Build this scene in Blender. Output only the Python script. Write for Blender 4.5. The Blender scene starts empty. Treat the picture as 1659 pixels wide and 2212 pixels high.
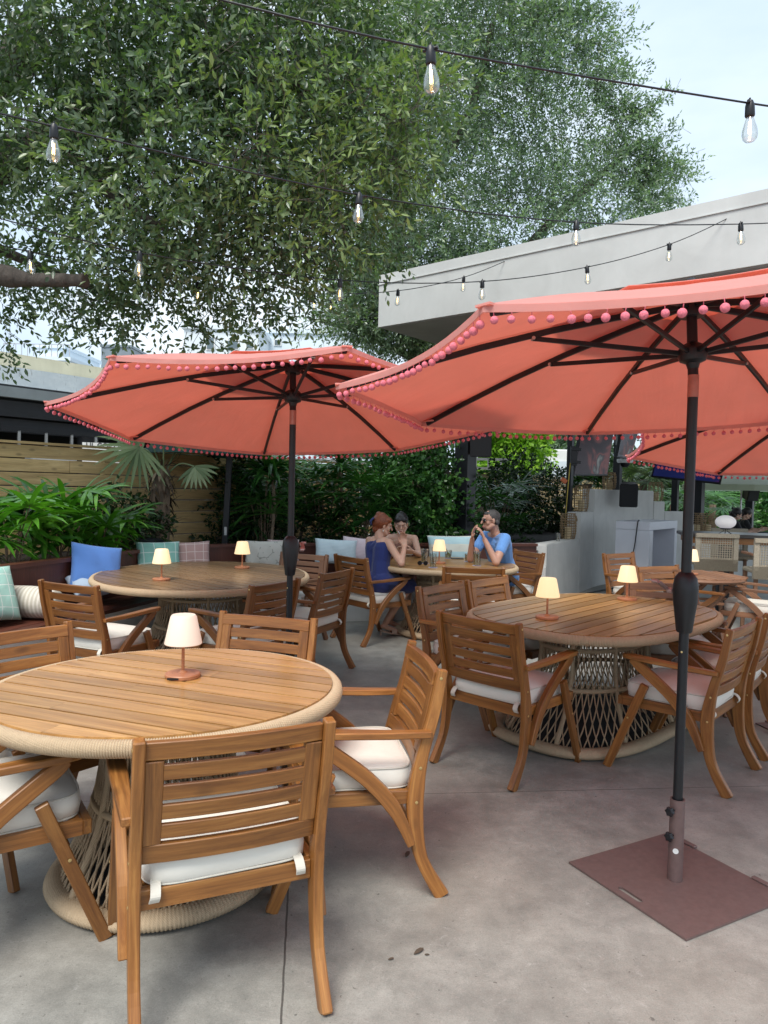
import bpy, bmesh, math, random
import numpy as np
from mathutils import Vector as V, Matrix as M
R = math.radians
random.seed(7)
rng = np.random.default_rng(7)
scn = bpy.context.scene
COL = scn.collection

# ------------------------------------------------------------ camera, sky, sun, exposure
PITCH, ROLL, CH, F = 0.0315753, 0.0237409, 1.538, 1572.9     # F in pixels of a 1659 x 2212 frame
def cam_axes():
    cp, sp = math.cos(PITCH), math.sin(PITCH)
    f = V((0, cp, -sp)); u = V((0, sp, cp)); x = V((1, 0, 0))
    cr, sr = math.cos(ROLL), math.sin(ROLL)
    return cr * x + sr * u, -sr * x + cr * u, f
AX, AU, AF = cam_axes()
def at(px, py, Y=None, z=None):
    """a pixel of the photograph (1659 x 2212) and a distance (or a height) as a point of the place"""
    d = AF + AX * (px - 829.5) / F + AU * (1106 - py) / F
    t = (z - CH) / d.z if z is not None else Y / d.y
    return V((0, 0, CH)) + d * t
cam = bpy.data.cameras.new('camera'); co = bpy.data.objects.new('camera', cam); COL.objects.link(co)
cam.sensor_fit = 'VERTICAL'; cam.sensor_height = 36; cam.sensor_width = 27
cam.lens = 36 * F / 2212; cam.clip_start = 0.05; cam.clip_end = 2000
m = M.Identity(4)
for i in range(3):
    m[i][0] = AX[i]; m[i][1] = AU[i]; m[i][2] = -AF[i]
m[2][3] = CH
co.matrix_world = m
scn.camera = co

SUN_EL, SUN_AZ = R(58), R(200)      # azimuth measured from +y clockwise
w = bpy.data.worlds.new('World'); scn.world = w; w.use_nodes = True
nt = w.node_tree; nt.nodes.clear()
N = nt.nodes.new; L = nt.links.new
out = N('ShaderNodeOutputWorld'); bg = N('ShaderNodeBackground'); sky = N('ShaderNodeTexSky')
sky.sky_type = 'NISHITA'; sky.sun_disc = False; sky.sun_elevation = SUN_EL; sky.sun_rotation = SUN_AZ
sky.air_density = 1.1; sky.dust_density = 1.5
bg.inputs[1].default_value = 0.108
tc = N('ShaderNodeTexCoord'); mp = N('ShaderNodeMapping'); mp.inputs['Scale'].default_value = (1.1, 1.1, 3.2)
n1 = N('ShaderNodeTexNoise'); n1.inputs['Scale'].default_value = 1.7; n1.inputs['Detail'].default_value = 7; n1.inputs['Roughness'].default_value = .52
rp = N('ShaderNodeValToRGB'); rp.color_ramp.elements[0].position = .36; rp.color_ramp.elements[1].position = .66
n2 = N('ShaderNodeTexNoise'); n2.inputs['Scale'].default_value = 3.1; n2.inputs['Detail'].default_value = 5
cc = N('ShaderNodeValToRGB')
cc.color_ramp.elements[0].color = (3.7, 4.5, 5.4, 1); cc.color_ramp.elements[0].position = .3
cc.color_ramp.elements[1].color = (5.5, 5.95, 6.3, 1); cc.color_ramp.elements[1].position = .7
mx = N('ShaderNodeMix'); mx.data_type = 'RGBA'
base = N('ShaderNodeMix'); base.data_type = 'RGBA'; base.inputs[0].default_value = .85
base.inputs[7].default_value = (3.6, 4.45, 5.45, 1)
L(tc.outputs['Generated'], mp.inputs[0]); L(mp.outputs[0], n1.inputs[0]); L(mp.outputs[0], n2.inputs[0])
L(n1.outputs[0], rp.inputs[0]); L(n2.outputs[0], cc.inputs[0])
L(sky.outputs[0], base.inputs[6]); L(base.outputs[2], mx.inputs[6]); L(cc.outputs[0], mx.inputs[7]); L(rp.outputs[0], mx.inputs[0])
L(mx.outputs[2], bg.inputs[0]); L(bg.outputs[0], out.inputs[0])

sl = bpy.data.lights.new('sun', 'SUN'); so = bpy.data.objects.new('sun', sl); COL.objects.link(so)
sl.energy = 2.0; sl.angle = R(30); sl.color = (1, .95, .88)
sd = V((math.sin(SUN_AZ) * math.cos(SUN_EL), math.cos(SUN_AZ) * math.cos(SUN_EL), math.sin(SUN_EL)))
so.rotation_euler = sd.to_track_quat('Z', 'Y').to_euler()
scn.view_settings.view_transform = 'Standard'; scn.view_settings.look = 'None'
scn.view_settings.exposure = 1.0; scn.view_settings.gamma = 1
scn.cycles.use_denoising = True
scn.cycles.max_bounces = 8; scn.cycles.transparent_max_bounces = 16; scn.cycles.caustics_reflective = False; scn.cycles.caustics_refractive = False

# ------------------------------------------------------------ materials
def lin(r, g, b):
    f = lambda c: ((c / 255 + .055) / 1.055) ** 2.4 if c > 10 else c / 255 / 12.92
    return (f(r), f(g), f(b), 1)
class MT:
    """small node-material writer"""
    def __init__(s, name):
        s.m = bpy.data.materials.new(name); s.m.use_nodes = True; s.t = s.m.node_tree
        s.p = s.t.nodes['Principled BSDF']; s.o = s.t.nodes['Material Output']
    def n(s, k, **kw):
        x = s.t.nodes.new('ShaderNode' + k)
        for a, b in kw.items():
            if hasattr(x, a) and not a[0].isupper(): setattr(x, a, b)
            else: x.inputs[a.replace('_', ' ')].default_value = b
        return x
    def l(s, a, b): s.t.links.new(a, b)
    def attr(s, name): x = s.n('Attribute'); x.attribute_name = name; return x
    def coord(s, kind, scale=(1, 1, 1), rnd=True):
        if kind == 'grain': src = s.attr('grain').outputs['Vector']
        else: src = s.n('TexCoord').outputs[kind]
        if rnd:
            oi = s.n('ObjectInfo'); mu = s.n('Math', operation='MULTIPLY'); mu.inputs[1].default_value = 37.
            s.l(oi.outputs['Random'], mu.inputs[0]); ad = s.n('VectorMath', operation='ADD')
            s.l(src, ad.inputs[0]); s.l(mu.outputs[0], ad.inputs[1]); src = ad.outputs[0]
        mp = s.n('Mapping'); mp.inputs['Scale'].default_value = scale; s.l(src, mp.inputs[0]); return mp.outputs[0]
    def noise(s, vec, scale=1, detail=4, rough=.55, dist=0):
        x = s.n('TexNoise'); x.inputs['Scale'].default_value = scale; x.inputs['Detail'].default_value = detail
        x.inputs['Roughness'].default_value = rough; x.inputs['Distortion'].default_value = dist; s.l(vec, x.inputs['Vector']); return x.outputs[0]
    def ramp(s, fac, stops):
        x = s.n('ValToRGB'); e = x.color_ramp.elements
        while len(e) < len(stops): e.new(.5)
        for k, (p, c) in zip(e, stops):
            k.position = p; k.color = c if len(c) == 4 else (*c, 1)
        s.l(fac, x.inputs[0]); return x.outputs[0]
    def mix(s, fac, a, b, mode='MIX'):
        x = s.n('Mix', data_type='RGBA'); x.blend_type = mode
        for v, i in ((fac, 0), (a, 6), (b, 7)):
            if hasattr(v, 'is_linked'): s.l(v, x.inputs[i])
            else: x.inputs[i].default_value = v
        return x.outputs[2]
    def math(s, op, a, b=0.):
        x = s.n('Math', operation=op)
        for v, i in ((a, 0), (b, 1)):
            if hasattr(v, 'is_linked'): s.l(v, x.inputs[i])
            else: x.inputs[i].default_value = v
        return x.outputs[0]
    def col(s, c):
        if hasattr(c, 'is_linked'): s.l(c, s.p.inputs['Base Color'])
        else: s.p.inputs['Base Color'].default_value = c
    def bump(s, h, strength=.3, dist=.01):
        x = s.n('Bump'); x.inputs['Strength'].default_value = strength; x.inputs['Distance'].default_value = dist
        s.l(h, x.inputs['Height']); s.l(x.outputs[0], s.p.inputs['Normal'])
    def set(s, **kw):
        for a, b in kw.items(): s.p.inputs[a.replace('_', ' ')].default_value = b
        return s

def m_plain(name, c, rough=.5, metal=0., var=.12, scale=30, bump=.0, emit=None, es=0.):
    t = MT(name); v = t.coord('Object')
    n = t.noise(v, scale, 4)
    c = c if len(c) == 4 else (*c, 1)
    a = tuple(x * (1 - var) for x in c[:3]) + (1,); b = tuple(min(1, x * (1 + var)) for x in c[:3]) + (1,)
    t.col(t.ramp(n, [(.3, a), (.7, b)])); t.set(Roughness=rough, Metallic=metal)
    if bump: t.bump(n, bump, .004)
    if emit: t.set(Emission_Color=emit, Emission_Strength=es)
    return t.m
def m_wood(name, stops, rough=.42, sx=1.6, sy=26, tone=.35, bump=.12, knots=True):
    t = MT(name); g = t.coord('grain', (sx, sy, sy))
    n = t.noise(g, 1, 8, .72, .9); fine = t.noise(t.coord('grain', (6, 160, 160)), 1, 2)
    big = t.noise(t.coord('grain', (1.2, 3, 3)), 1.5, 2)
    c = t.ramp(n, stops)
    c = t.mix(t.math('MULTIPLY', t.ramp(fine, [(.45, (0, 0, 0)), (.8, (1, 1, 1))]), .35), c, tuple(x * .55 for x in stops[0][1][:3]) + (1,))
    tn = t.attr('tone').outputs['Fac']
    hs = t.n('HueSaturation'); t.l(c, hs.inputs['Color'])
    oi = t.n('ObjectInfo'); tn = t.math('ADD', tn, t.math('MULTIPLY', t.math('SUBTRACT', oi.outputs['Random'], .5), .5))
    vv = t.math('ADD', t.math('MULTIPLY', t.math('ADD', tn, t.math('MULTIPLY', big, .8)), tone), 1 - tone * .9)
    t.l(vv, hs.inputs['Value'])
    c = hs.outputs[0]
    if knots:
        vo = t.n('TexVoronoi'); vo.inputs['Scale'].default_value = 1; t.l(t.coord('grain', (4, 9, 9)), vo.inputs['Vector'])
        k = t.ramp(vo.outputs['Distance'], [(.0, (1, 1, 1)), (.10, (.6, .6, .6)), (.17, (0, 0, 0))])
        c = t.mix(t.math('MULTIPLY', k, .55), c, tuple(x * .3 for x in stops[0][1][:3]) + (1,))
    t.col(c); t.set(Roughness=rough, Coat_Weight=.12, Coat_Roughness=.3)
    t.bump(n, bump, .002); return t.m
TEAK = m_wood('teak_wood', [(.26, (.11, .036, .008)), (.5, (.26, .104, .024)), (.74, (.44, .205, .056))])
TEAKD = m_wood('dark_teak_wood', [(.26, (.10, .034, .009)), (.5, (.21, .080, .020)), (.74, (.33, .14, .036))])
TEAKR = m_wood('reddish_teak_wood', [(.25, (.13, .058, .030)), (.5, (.24, .115, .060)), (.78, (.35, .185, .10))], rough=.6)
PLANK = m_wood('tabletop_teak', [(.25, (.19, .088, .026)), (.5, (.38, .20, .066)), (.75, (.54, .32, .12))], rough=.33, sx=1.1, sy=22, tone=.5, knots=False)
PLANKG = m_wood('weathered_tabletop_teak', [(.22, (.15, .080, .038)), (.5, (.25, .145, .070)), (.78, (.36, .225, .115))], rough=.36, sx=1.1, sy=22, tone=.5, knots=False)
PINE = m_wood('pine_boards', [(.2, (.25, .16, .065)), (.5, (.50, .35, .155)), (.8, (.70, .53, .27))], rough=.7, sx=.9, sy=9, tone=.3)
PINEW = PINE
MAHOG = m_wood('mahogany_boards', [(.2, (.05, .014, .008)), (.5, (.095, .028, .016)), (.8, (.14, .045, .026))], rough=.45, tone=.3, knots=False)
DARKW = m_wood('dark_wood_with_shade', [(.2, (.006, .006, .008)), (.5, (.012, .013, .017)), (.8, (.022, .024, .03))], rough=.6, knots=False)  # dark pavilion wood, shade of its open interior put into the colour
LAMPW = m_wood('lamp_wood', [(.3, (.30, .11, .05)), (.7, (.50, .22, .11))], sx=10, sy=60, knots=False)
def m_rope(name, c, sc=1.):
    t = MT(name); g = t.coord('grain', (1, 1, 1), rnd=False)
    wv = t.n('TexWave', wave_type='BANDS', bands_direction='DIAGONAL'); wv.inputs['Scale'].default_value = 95 * sc; wv.inputs['Distortion'].default_value = 1.5
    t.l(g, wv.inputs['Vector']); n = t.noise(g, 60, 4)
    a = tuple(x * .62 for x in c) + (1,)
    t.col(t.mix(t.math('MULTIPLY', n, .7), (*c, 1), a)); t.set(Roughness=.85)
    t.bump(wv.outputs[0], .35, .003); return t.m
ROPE = m_rope('natural_rope', (.56, .42, .27)); ROPEB = m_rope('rope_strands', (.47, .34, .215), .6)
def m_fabric(name, c, rough=.9, weave=900, var=.1, bump=.15, crease=.35):
    t = MT(name); v = t.coord('Object', rnd=False)
    n = t.noise(v, weave, 2); b = t.noise(t.coord('Object'), 6, 3, .5, .6)
    a = tuple(x * (1 - var) for x in c[:3]) + (1,)
    t.col(t.mix(b, a, c)); t.set(Roughness=rough, Sheen_Weight=.2)
    t.bump(t.math('ADD', t.math('MULTIPLY', n, .08), b), crease, .012); return t.m
CUSH = m_fabric('cream_cushion_fabric', (.84, .81, .73, 1), crease=.4)
CUSHP = m_fabric('cream_piping_fabric', (.66, .63, .55, 1), crease=.1)
BLACK = m_plain('black_powder_coat', (.005, .006, .009), .45, 0., .3, 40)
BLACKP = m_plain('black_plastic', (.006, .007, .010), .42, 0, .3, 40)
BROWNM = m_plain('brown_powder_coat', (.155, .102, .096), .5, .15, .10, 45, .1)
BRASS = m_plain('brass_screw', (.75, .55, .25), .3, 1, .05)
STEEL = m_plain('brushed_aluminium', (.5, .5, .5), .4, .9, .1)
DARKIN = m_plain('dark_liner', (.02, .022, .026), .8)
def m_canopy(name, c, tl):
    t = MT(name); v = t.coord('Object', rnd=False)
    n = t.noise(v, 700, 2); b = t.noise(v, 4, 4, .55, .5)
    wk = t.noise(t.coord('grain', (2.2, 16, 1), False), 1, 3)
    t.col(t.mix(b, tuple(x * .82 for x in c[:3]) + (1,), c)); t.set(Roughness=.85, Sheen_Weight=.1)
    t.bump(t.math('ADD', t.math('MULTIPLY', n, .06), t.math('ADD', t.math('MULTIPLY', wk, .7), b)), .5, .03)
    tr = t.n('BsdfTranslucent'); t.l(t.mix(t.math('MULTIPLY', t.math('ADD', b, wk), .5), tuple(x * .8 for x in tl[:3]) + (1,), tl), tr.inputs[0])
    ms = t.n('MixShader'); ms.inputs[0].default_value = .52
    t.l(t.p.outputs[0], ms.inputs[1]); t.l(tr.outputs[0], ms.inputs[2]); t.l(ms.outputs[0], t.o.inputs[0]); return t.m
CORAL = m_canopy('coral_canvas', (.93, .52, .47, 1), (1., .45, .345, 1))
GREENC = m_canopy('green_canvas', (.02, .10, .08, 1), (.02, .15, .12, 1))
CREAMC = m_canopy('cream_canvas', (.6, .62, .5, 1), (.5, .6, .45, 1))
POM = m_plain('pink_pompom_wool', (.72, .18, .23), .95, 0, .2, 200, .5)
def m_emit(name, c, e, strength, base=.8):
    t = MT(name); t.set(Base_Color=(base, base * .9, base * .75, 1), Roughness=.5, Emission_Color=(*c, 1), Emission_Strength=strength); return t.m
SHADEW = m_emit('lit_warm_lampshade', (1, .63, .29), 0, .50, .45)
SHADEP = m_emit('pale_lampshade', (1, .66, .52), 0, .20, .55)
FIL = m_emit('filament', (1, .62, .20), 0, 4)
def m_glass(name, tint=(1, 1, 1, 1), gl=.12):
    t = MT(name); tr = t.n('BsdfTransparent'); tr.inputs[0].default_value = tint
    g = t.n('BsdfGlossy'); g.inputs['Roughness'].default_value = .05
    lw = t.n('LayerWeight'); lw.inputs[0].default_value = .35
    fc = t.math('ADD', t.math('MULTIPLY', lw.outputs['Facing'], .55), gl)
    ms = t.n('MixShader'); t.l(fc, ms.inputs[0]); t.l(tr.outputs[0], ms.inputs[1]); t.l(g.outputs[0], ms.inputs[2]); t.l(ms.outputs[0], t.o.inputs[0]); return t.m
GLASS = m_glass('clear_glass', (.93, .94, .92, 1)); DRINK = m_glass('cloudy_drink', (.80, .82, .66, 1), .2)
def m_leaf(name, c1, c2, c3, trans=.3, rough=.38, clump=1.2, spec=.35):
    t = MT(name); tn = t.attr('tone').outputs['Fac']
    cl = t.noise(t.coord('Object', rnd=False), clump, 2)
    f = t.math('ADD', t.math('MULTIPLY', tn, .6), t.math('MULTIPLY', cl, .5))
    c = t.ramp(f, [(.25, c1), (.55, c2), (.85, c3)])
    t.col(c); t.set(Roughness=rough, Specular_IOR_Level=spec)
    tr = t.n('BsdfTranslucent'); b = t.mix(1, c, (1.2, 1.5, .5, 1), 'MULTIPLY'); t.l(b, tr.inputs[0])
    ms = t.n('MixShader'); ms.inputs[0].default_value = trans
    t.l(t.p.outputs[0], ms.inputs[1]); t.l(tr.outputs[0], ms.inputs[2]); t.l(ms.outputs[0], t.o.inputs[0]); return t.m
LF_OAK = m_leaf('oak_leaves', (.042, .08, .045), (.105, .17, .09), (.24, .32, .15), .35, .34, spec=.85)
LF_OAK2 = m_leaf('fine_oak_leaves', (.07, .12, .08), (.13, .20, .13), (.24, .33, .18), .35, .36, spec=.85)
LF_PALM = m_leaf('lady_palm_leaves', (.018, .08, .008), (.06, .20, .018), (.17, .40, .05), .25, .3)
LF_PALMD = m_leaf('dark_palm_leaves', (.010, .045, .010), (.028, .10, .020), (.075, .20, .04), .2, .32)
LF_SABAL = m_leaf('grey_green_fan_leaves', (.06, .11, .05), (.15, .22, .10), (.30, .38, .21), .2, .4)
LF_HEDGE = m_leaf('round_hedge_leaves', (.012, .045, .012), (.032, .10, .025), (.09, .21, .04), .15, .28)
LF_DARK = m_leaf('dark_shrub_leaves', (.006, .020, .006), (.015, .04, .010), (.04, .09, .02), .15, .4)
LF_LIME = m_leaf('lime_tree_leaves', (.09, .20, .02), (.20, .38, .04), (.38, .58, .08), .35, .5)
def m_bark(name, c, sc=14):
    t = MT(name); v = t.coord('Object', (1, 1, .25)); n = t.noise(v, sc, 6, .7, .4)
    t.col(t.ramp(n, [(.3, tuple(x * .35 for x in c)), (.7, c)])); t.set(Roughness=.95); t.bump(n, .9, .03); return t.m
BARK = m_bark('oak_bark', (.12, .10, .085)); PBARK = m_bark('palm_fibre', (.26, .19, .13), 30)
def m_plaster(name, c, sc=3., b=.15, stain=.25):
    t = MT(name); v = t.coord('Object', rnd=False); n = t.noise(v, sc, 6, .6, .5); f = t.noise(v, 60, 3)
    st = t.noise(t.coord('Object', (3, 3, .35), False), 4, 4)
    col = t.ramp(n, [(.3, tuple(x * .84 for x in c)), (.7, c)])
    col = t.mix(t.math('MULTIPLY', t.ramp(st, [(.5, (0, 0, 0)), (.8, (1, 1, 1))]), stain), col, tuple(x * .55 for x in c) + (1,))
    t.col(col); t.set(Roughness=.8); t.bump(t.math('ADD', n, t.math('MULTIPLY', f, .3)), b, .01); return t.m
PLAST = m_plaster('troweled_plaster', (.66, .66, .635)); WHITEP = m_plaster('white_wall_paint', (.80, .81, .80), 2, .08, .10)
CONSW = m_plain('white_laminate', (.66, .68, .74), .4, 0, .03, 5)
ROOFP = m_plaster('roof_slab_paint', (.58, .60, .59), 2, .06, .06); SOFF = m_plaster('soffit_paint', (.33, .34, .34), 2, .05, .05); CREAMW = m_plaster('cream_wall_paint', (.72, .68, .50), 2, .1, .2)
GREYF = m_plain('grey_fascia_paint', (.20, .23, .24), .6, 0, .1, 3); STAINW = None
t = MT('stained_white_parapet'); v = t.coord('Object', rnd=False)
n = t.noise(v, 3, 6, .7); edge = t.noise(t.coord('Object', (5, 5, 1.2), False), 3, 6, .7)
col_ = t.ramp(n, [(.3, (.55, .62, .66)), (.7, (.72, .78, .80))])
col_ = t.mix(t.ramp(edge, [(.58, (0, 0, 0)), (.70, (.75, .75, .75))]), col_, (.10, .10, .09, 1)); t.col(col_); t.set(Roughness=.85); t.bump(n, .5, .02); STAINW = t.m

# concrete of the patio, with its sawn joints
t = MT('patio_concrete'); v = t.coord('Object', rnd=False)
a = t.noise(v, .9, 9, .66, .1); b_ = t.noise(v, 5, 9, .74, .15); f = t.noise(v, 120, 3, .7); sp = t.noise(v, 34, 8, .8)
h = t.math('ADD', t.math('MULTIPLY', a, .38), t.math('MULTIPLY', b_, .62))
cc_ = t.ramp(h, [(.36, (.225, .226, .214)), (.5, (.335, .332, .31)), (.64, (.455, .45, .42))])
warm = t.noise(v, .5, 3)
cc_ = t.mix(t.ramp(warm, [(.45, (0, 0, 0)), (.62, (.45, .45, .45))]), cc_, t.mix(b_, (.24, .21, .18, 1), (.38, .34, .30, 1)))
cc_ = t.mix(t.math('MULTIPLY', t.ramp(sp, [(.56, (0, 0, 0)), (.72, (1, 1, 1))]), .45), cc_, (.12, .12, .118, 1))
wsp = t.noise(v, 17, 8, .82, .5); cc_ = t.mix(t.math('MULTIPLY', t.ramp(wsp, [(.57, (0, 0, 0)), (.68, (1, 1, 1))]), .40), cc_, (.55, .54, .52, 1))
vo = t.n('TexVoronoi'); vo.inputs['Scale'].default_value = 1.9; vo.inputs['Randomness'].default_value = 1
wob = t.n('VectorMath', operation='ADD'); t.l(v, wob.inputs[0])
nn = t.n('TexNoise'); nn.inputs['Scale'].default_value = 9; t.l(v, nn.inputs['Vector']); sc_ = t.n('VectorMath', operation='SCALE'); sc_.inputs['Scale'].default_value = .12
t.l(nn.outputs['Color'], sc_.inputs[0]); t.l(sc_.outputs[0], wob.inputs[1]); t.l(wob.outputs[0], vo.inputs['Vector'])
cc_ = t.mix(t.math('MULTIPLY', t.ramp(vo.outputs['Distance'], [(.030, (1, 1, 1)), (.050, (0, 0, 0))]), .8), cc_, (.075, .055, .045, 1))
def joint(p, d, wd, n_off):
    nx, ny = -d[1], d[0]; sepx = t.n('SeparateXYZ'); t.l(v, sepx.inputs[0])
    s = t.math('ADD', t.math('MULTIPLY', sepx.outputs[0], nx), t.math('MULTIPLY', sepx.outputs[1], ny))
    s = t.math('ADD', s, -(p[0] * nx + p[1] * ny))
    s = t.math('ADD', s, t.math('MULTIPLY', t.math('SUBTRACT', t.noise(v, 14, 3), .5), n_off))
    return t.math('LESS_THAN', t.math('ABSOLUTE', s), wd)
j = t.math('MAXIMUM', joint((-.26, 2.04), (-.103, .995), .0034, .006), joint((.03, 3.62), (.994, .11), .0022, .006))
cc_ = t.mix(t.math('MULTIPLY', j, .75), cc_, (.045, .04, .038, 1))
sp2 = t.noise(v, 75, 8, .85); cc_ = t.mix(t.math('MULTIPLY', t.ramp(sp2, [(.54, (0, 0, 0)), (.64, (1, 1, 1))]), .38), cc_, (.13, .13, .125, 1))
pit = t.noise(v, 48, 2, .5); cc_ = t.mix(t.math('MULTIPLY', t.ramp(pit, [(.71, (0, 0, 0)), (.74, (1, 1, 1))]), .6), cc_, (.07, .065, .06, 1))
gr = t.noise(v, 190, 6, .85); cc_ = t.mix(.6, cc_, t.ramp(gr, [(.35, (.12, .12, .115)), (.5, (.30, .30, .285)), (.65, (.52, .51, .48))]), 'SOFT_LIGHT')
t.col(cc_); rr = t.ramp(b_, [(.3, (.38, .38, .38)), (.7, (.62, .62, .62))]); t.l(rr, t.p.inputs['Roughness'])
t.bump(t.math('ADD', t.math('MULTIPLY', h, .8), t.math('MULTIPLY', f, .15)), .22, .012); CONC = t.m

# ------------------------------------------------------------ mesh helpers
class MB:
    def __init__(s): s.v = []; s.f = []; s.g = []; s.t = []
    def add(s, vs, fs, gs=None, tone=None):
        b = len(s.v); off = V((random.uniform(0, 40), random.uniform(0, 40), random.uniform(0, 40)))
        tone = random.random() if tone is None else tone
        s.v += [tuple(x) for x in vs]; s.f += [tuple(b + i for i in f) for f in fs]
        s.g += [tuple(V(q) + off) for q in (gs or vs)]; s.t += [tone] * len(vs); return s
    def box(s, c, size, rot=None, axis=0, taper=1., tone=None):
        hx, hy, hz = [q / 2 for q in size]; vs = []; gs = []
        for z in (-1, 1):
            k = taper if z > 0 else 1
            for x, y in ((-1, -1), (1, -1), (1, 1), (-1, 1)):
                q = V((x * hx * k, y * hy * k, z * hz)); gs.append((q[axis], q[(axis + 1) % 3], q[(axis + 2) % 3]))
                vs.append((rot @ q if rot else q) + V(c))
        return s.add(vs, [(3, 2, 1, 0), (4, 5, 6, 7), (0, 1, 5, 4), (1, 2, 6, 5), (2, 3, 7, 6), (3, 0, 4, 7)], gs, tone)
    def beam(s, p0, p1, w, h, up=(0, 0, 1), tone=None):
        return s.sweep([p0, p1], w, h, up, tone=tone)
    def sweep(s, path, w, h, up=(0, 0, 1), side=None, tone=None):
        """rectangular section: w along the side axis, h along the normal; w, h may be lists"""
        P = [V(p) for p in path]; n = len(P); W = w if isinstance(w, (list, tuple)) else [w] * n; H = h if isinstance(h, (list, tuple)) else [h] * n
        vs = []; gs = []; l = 0
        for i, p in enumerate(P):
            if i: l += (p - P[i - 1]).length
            t = (P[min(i + 1, n - 1)] - P[max(i - 1, 0)]).normalized()
            sd = V(side).normalized() if side else V(up).cross(t).normalized()
            nm = t.cross(sd).normalized()
            for a, b in ((-1, -1), (1, -1), (1, 1), (-1, 1)):
                vs.append(p + sd * a * W[i] / 2 + nm * b * H[i] / 2); gs.append((l, a * W[i] / 2, b * H[i] / 2))
        fs = [(0, 1, 2, 3), tuple(4 * (n - 1) + k for k in (3, 2, 1, 0))]
        for i in range(n - 1):
            for k in range(4): fs.append((4 * i + k, 4 * i + 4 + k, 4 * i + 4 + (k + 1) % 4, 4 * i + (k + 1) % 4))
        return s.add(vs, fs, gs, tone)
    def tube(s, path, r, n=8, closed=False, cap=True, tone=None):
        P = [V(p) for p in path]; k = len(P); Rr = r if isinstance(r, (list, tuple)) else [r] * k
        vs = []; gs = []; l = 0; nm = None
        for i, p in enumerate(P):
            if i: l += (p - P[i - 1]).length
            t = (P[(i + 1) % k] - P[i - 1]) if closed else (P[min(i + 1, k - 1)] - P[max(i - 1, 0)])
            t = t.normalized() if t.length > 1e-9 else V((0, 0, 1))
            if nm is None: nm = t.orthogonal().normalized()
            else: nm = (nm - t * nm.dot(t)).normalized()
            bn = t.cross(nm)
            for j in range(n):
                a = 2 * math.pi * j / n; vs.append(p + (nm * math.cos(a) + bn * math.sin(a)) * Rr[i]); gs.append((l, a * Rr[i], 0))
        fs = []
        for i in range(k if closed else k - 1):
            i2 = (i + 1) % k
            for j in range(n): fs.append((i * n + j, i * n + (j + 1) % n, i2 * n + (j + 1) % n, i2 * n + j))
        if cap and not closed: fs += [tuple(range(n))[::-1], tuple((k - 1) * n + j for j in range(n))]
        return s.add(vs, fs, gs, tone)
    def lathe(s, prof, n=24, c=(0, 0, 0), ax=None, sx=1., sy=1., tone=None):
        c = V(c); vs = []; gs = []; q = V(ax).to_track_quat('Z', 'Y').to_matrix() if ax else None
        for r, z in prof:
            for j in range(n):
                a = 2 * math.pi * j / n; p = V((r * math.cos(a) * sx, r * math.sin(a) * sy, z)); vs.append((q @ p if q else p) + c); gs.append((a * r, z, r))
        fs = [(i * n + j, i * n + (j + 1) % n, (i + 1) * n + (j + 1) % n, (i + 1) * n + j) for i in range(len(prof) - 1) for j in range(n)]
        if prof[0][0] > 1e-6: fs.append(tuple(range(n))[::-1])
        if prof[-1][0] > 1e-6: fs.append(tuple((len(prof) - 1) * n + j for j in range(n)))
        return s.add(vs, fs, gs, tone)
    def ball(s, c, r, n=10, m_=7, sz=(1, 1, 1), rot=None, tone=None):
        vs = []; c = V(c)
        for i in range(m_ + 1):
            th = math.pi * i / m_
            for j in range(n):
                a = 2 * math.pi * j / n
                p = V((r * sz[0] * math.sin(th) * math.cos(a), r * sz[1] * math.sin(th) * math.sin(a), r * sz[2] * math.cos(th)))
                vs.append((rot @ p if rot else p) + c)
        fs = [(i * n + j, (i + 1) * n + j, (i + 1) * n + (j + 1) % n, i * n + (j + 1) % n) for i in range(m_) for j in range(n)]
        return s.add(vs, fs, None, tone)
    def cap(s, p0, r0, p1, r1, n=12):
        p0 = V(p0); p1 = V(p1); d = p1 - p0; l = max(d.length, 1e-5); q = d.to_track_quat('Z', 'Y').to_matrix(); vs = []; k = 4
        pr = [(r0 * math.cos(a), -r0 * math.sin(a)) for a in [math.pi / 2 * (1 - i / k) for i in range(k + 1)]]
        pr += [(r1 * math.cos(a), l + r1 * math.sin(a)) for a in [math.pi / 2 * i / k for i in range(k + 1)]]
        for r, z in pr:
            for j in range(n): a = 2 * math.pi * j / n; vs.append(q @ V((r * math.cos(a), r * math.sin(a), z)) + p0)
        fs = [(i * n + j, i * n + (j + 1) % n, (i + 1) * n + (j + 1) % n, (i + 1) * n + j) for i in range(len(pr) - 1) for j in range(n)]
        return s.add(vs, fs)
    def mesh(s, name):
        me = bpy.data.meshes.new(name); me.from_pydata(s.v, [], s.f)
        a = me.attributes.new('grain', 'FLOAT_VECTOR', 'POINT'); a.data.foreach_set('vector', np.array(s.g, 'f').ravel())
        b = me.attributes.new('tone', 'FLOAT', 'POINT'); b.data.foreach_set('value', np.array(s.t, 'f'))
        return me
    def build(s, name, mat, parent=None, smooth=None, bevel=0., seg=1):
        me = s.mesh(name)
        bm = bmesh.new(); bm.from_mesh(me)
        if bevel:
            bmesh.ops.remove_doubles(bm, verts=bm.verts, dist=1e-6) if False else None
            ed = [e for e in bm.edges if len(e.link_faces) == 2 and e.calc_face_angle(0) > .6]
            bmesh.ops.bevel(bm, geom=ed, offset=bevel, segments=seg, affect='EDGES', clamp_overlap=True)
        bmesh.ops.recalc_face_normals(bm, faces=bm.faces); bm.to_mesh(me); bm.free()
        if smooth is not None:
            me.polygons.foreach_set('use_smooth', [True] * len(me.polygons))
            if smooth: me.set_sharp_from_angle(angle=R(smooth))
        me.materials.append(mat)
        o = bpy.data.objects.new(name, me); COL.objects.link(o)
        if parent is not None: o.parent = parent
        return o
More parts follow.
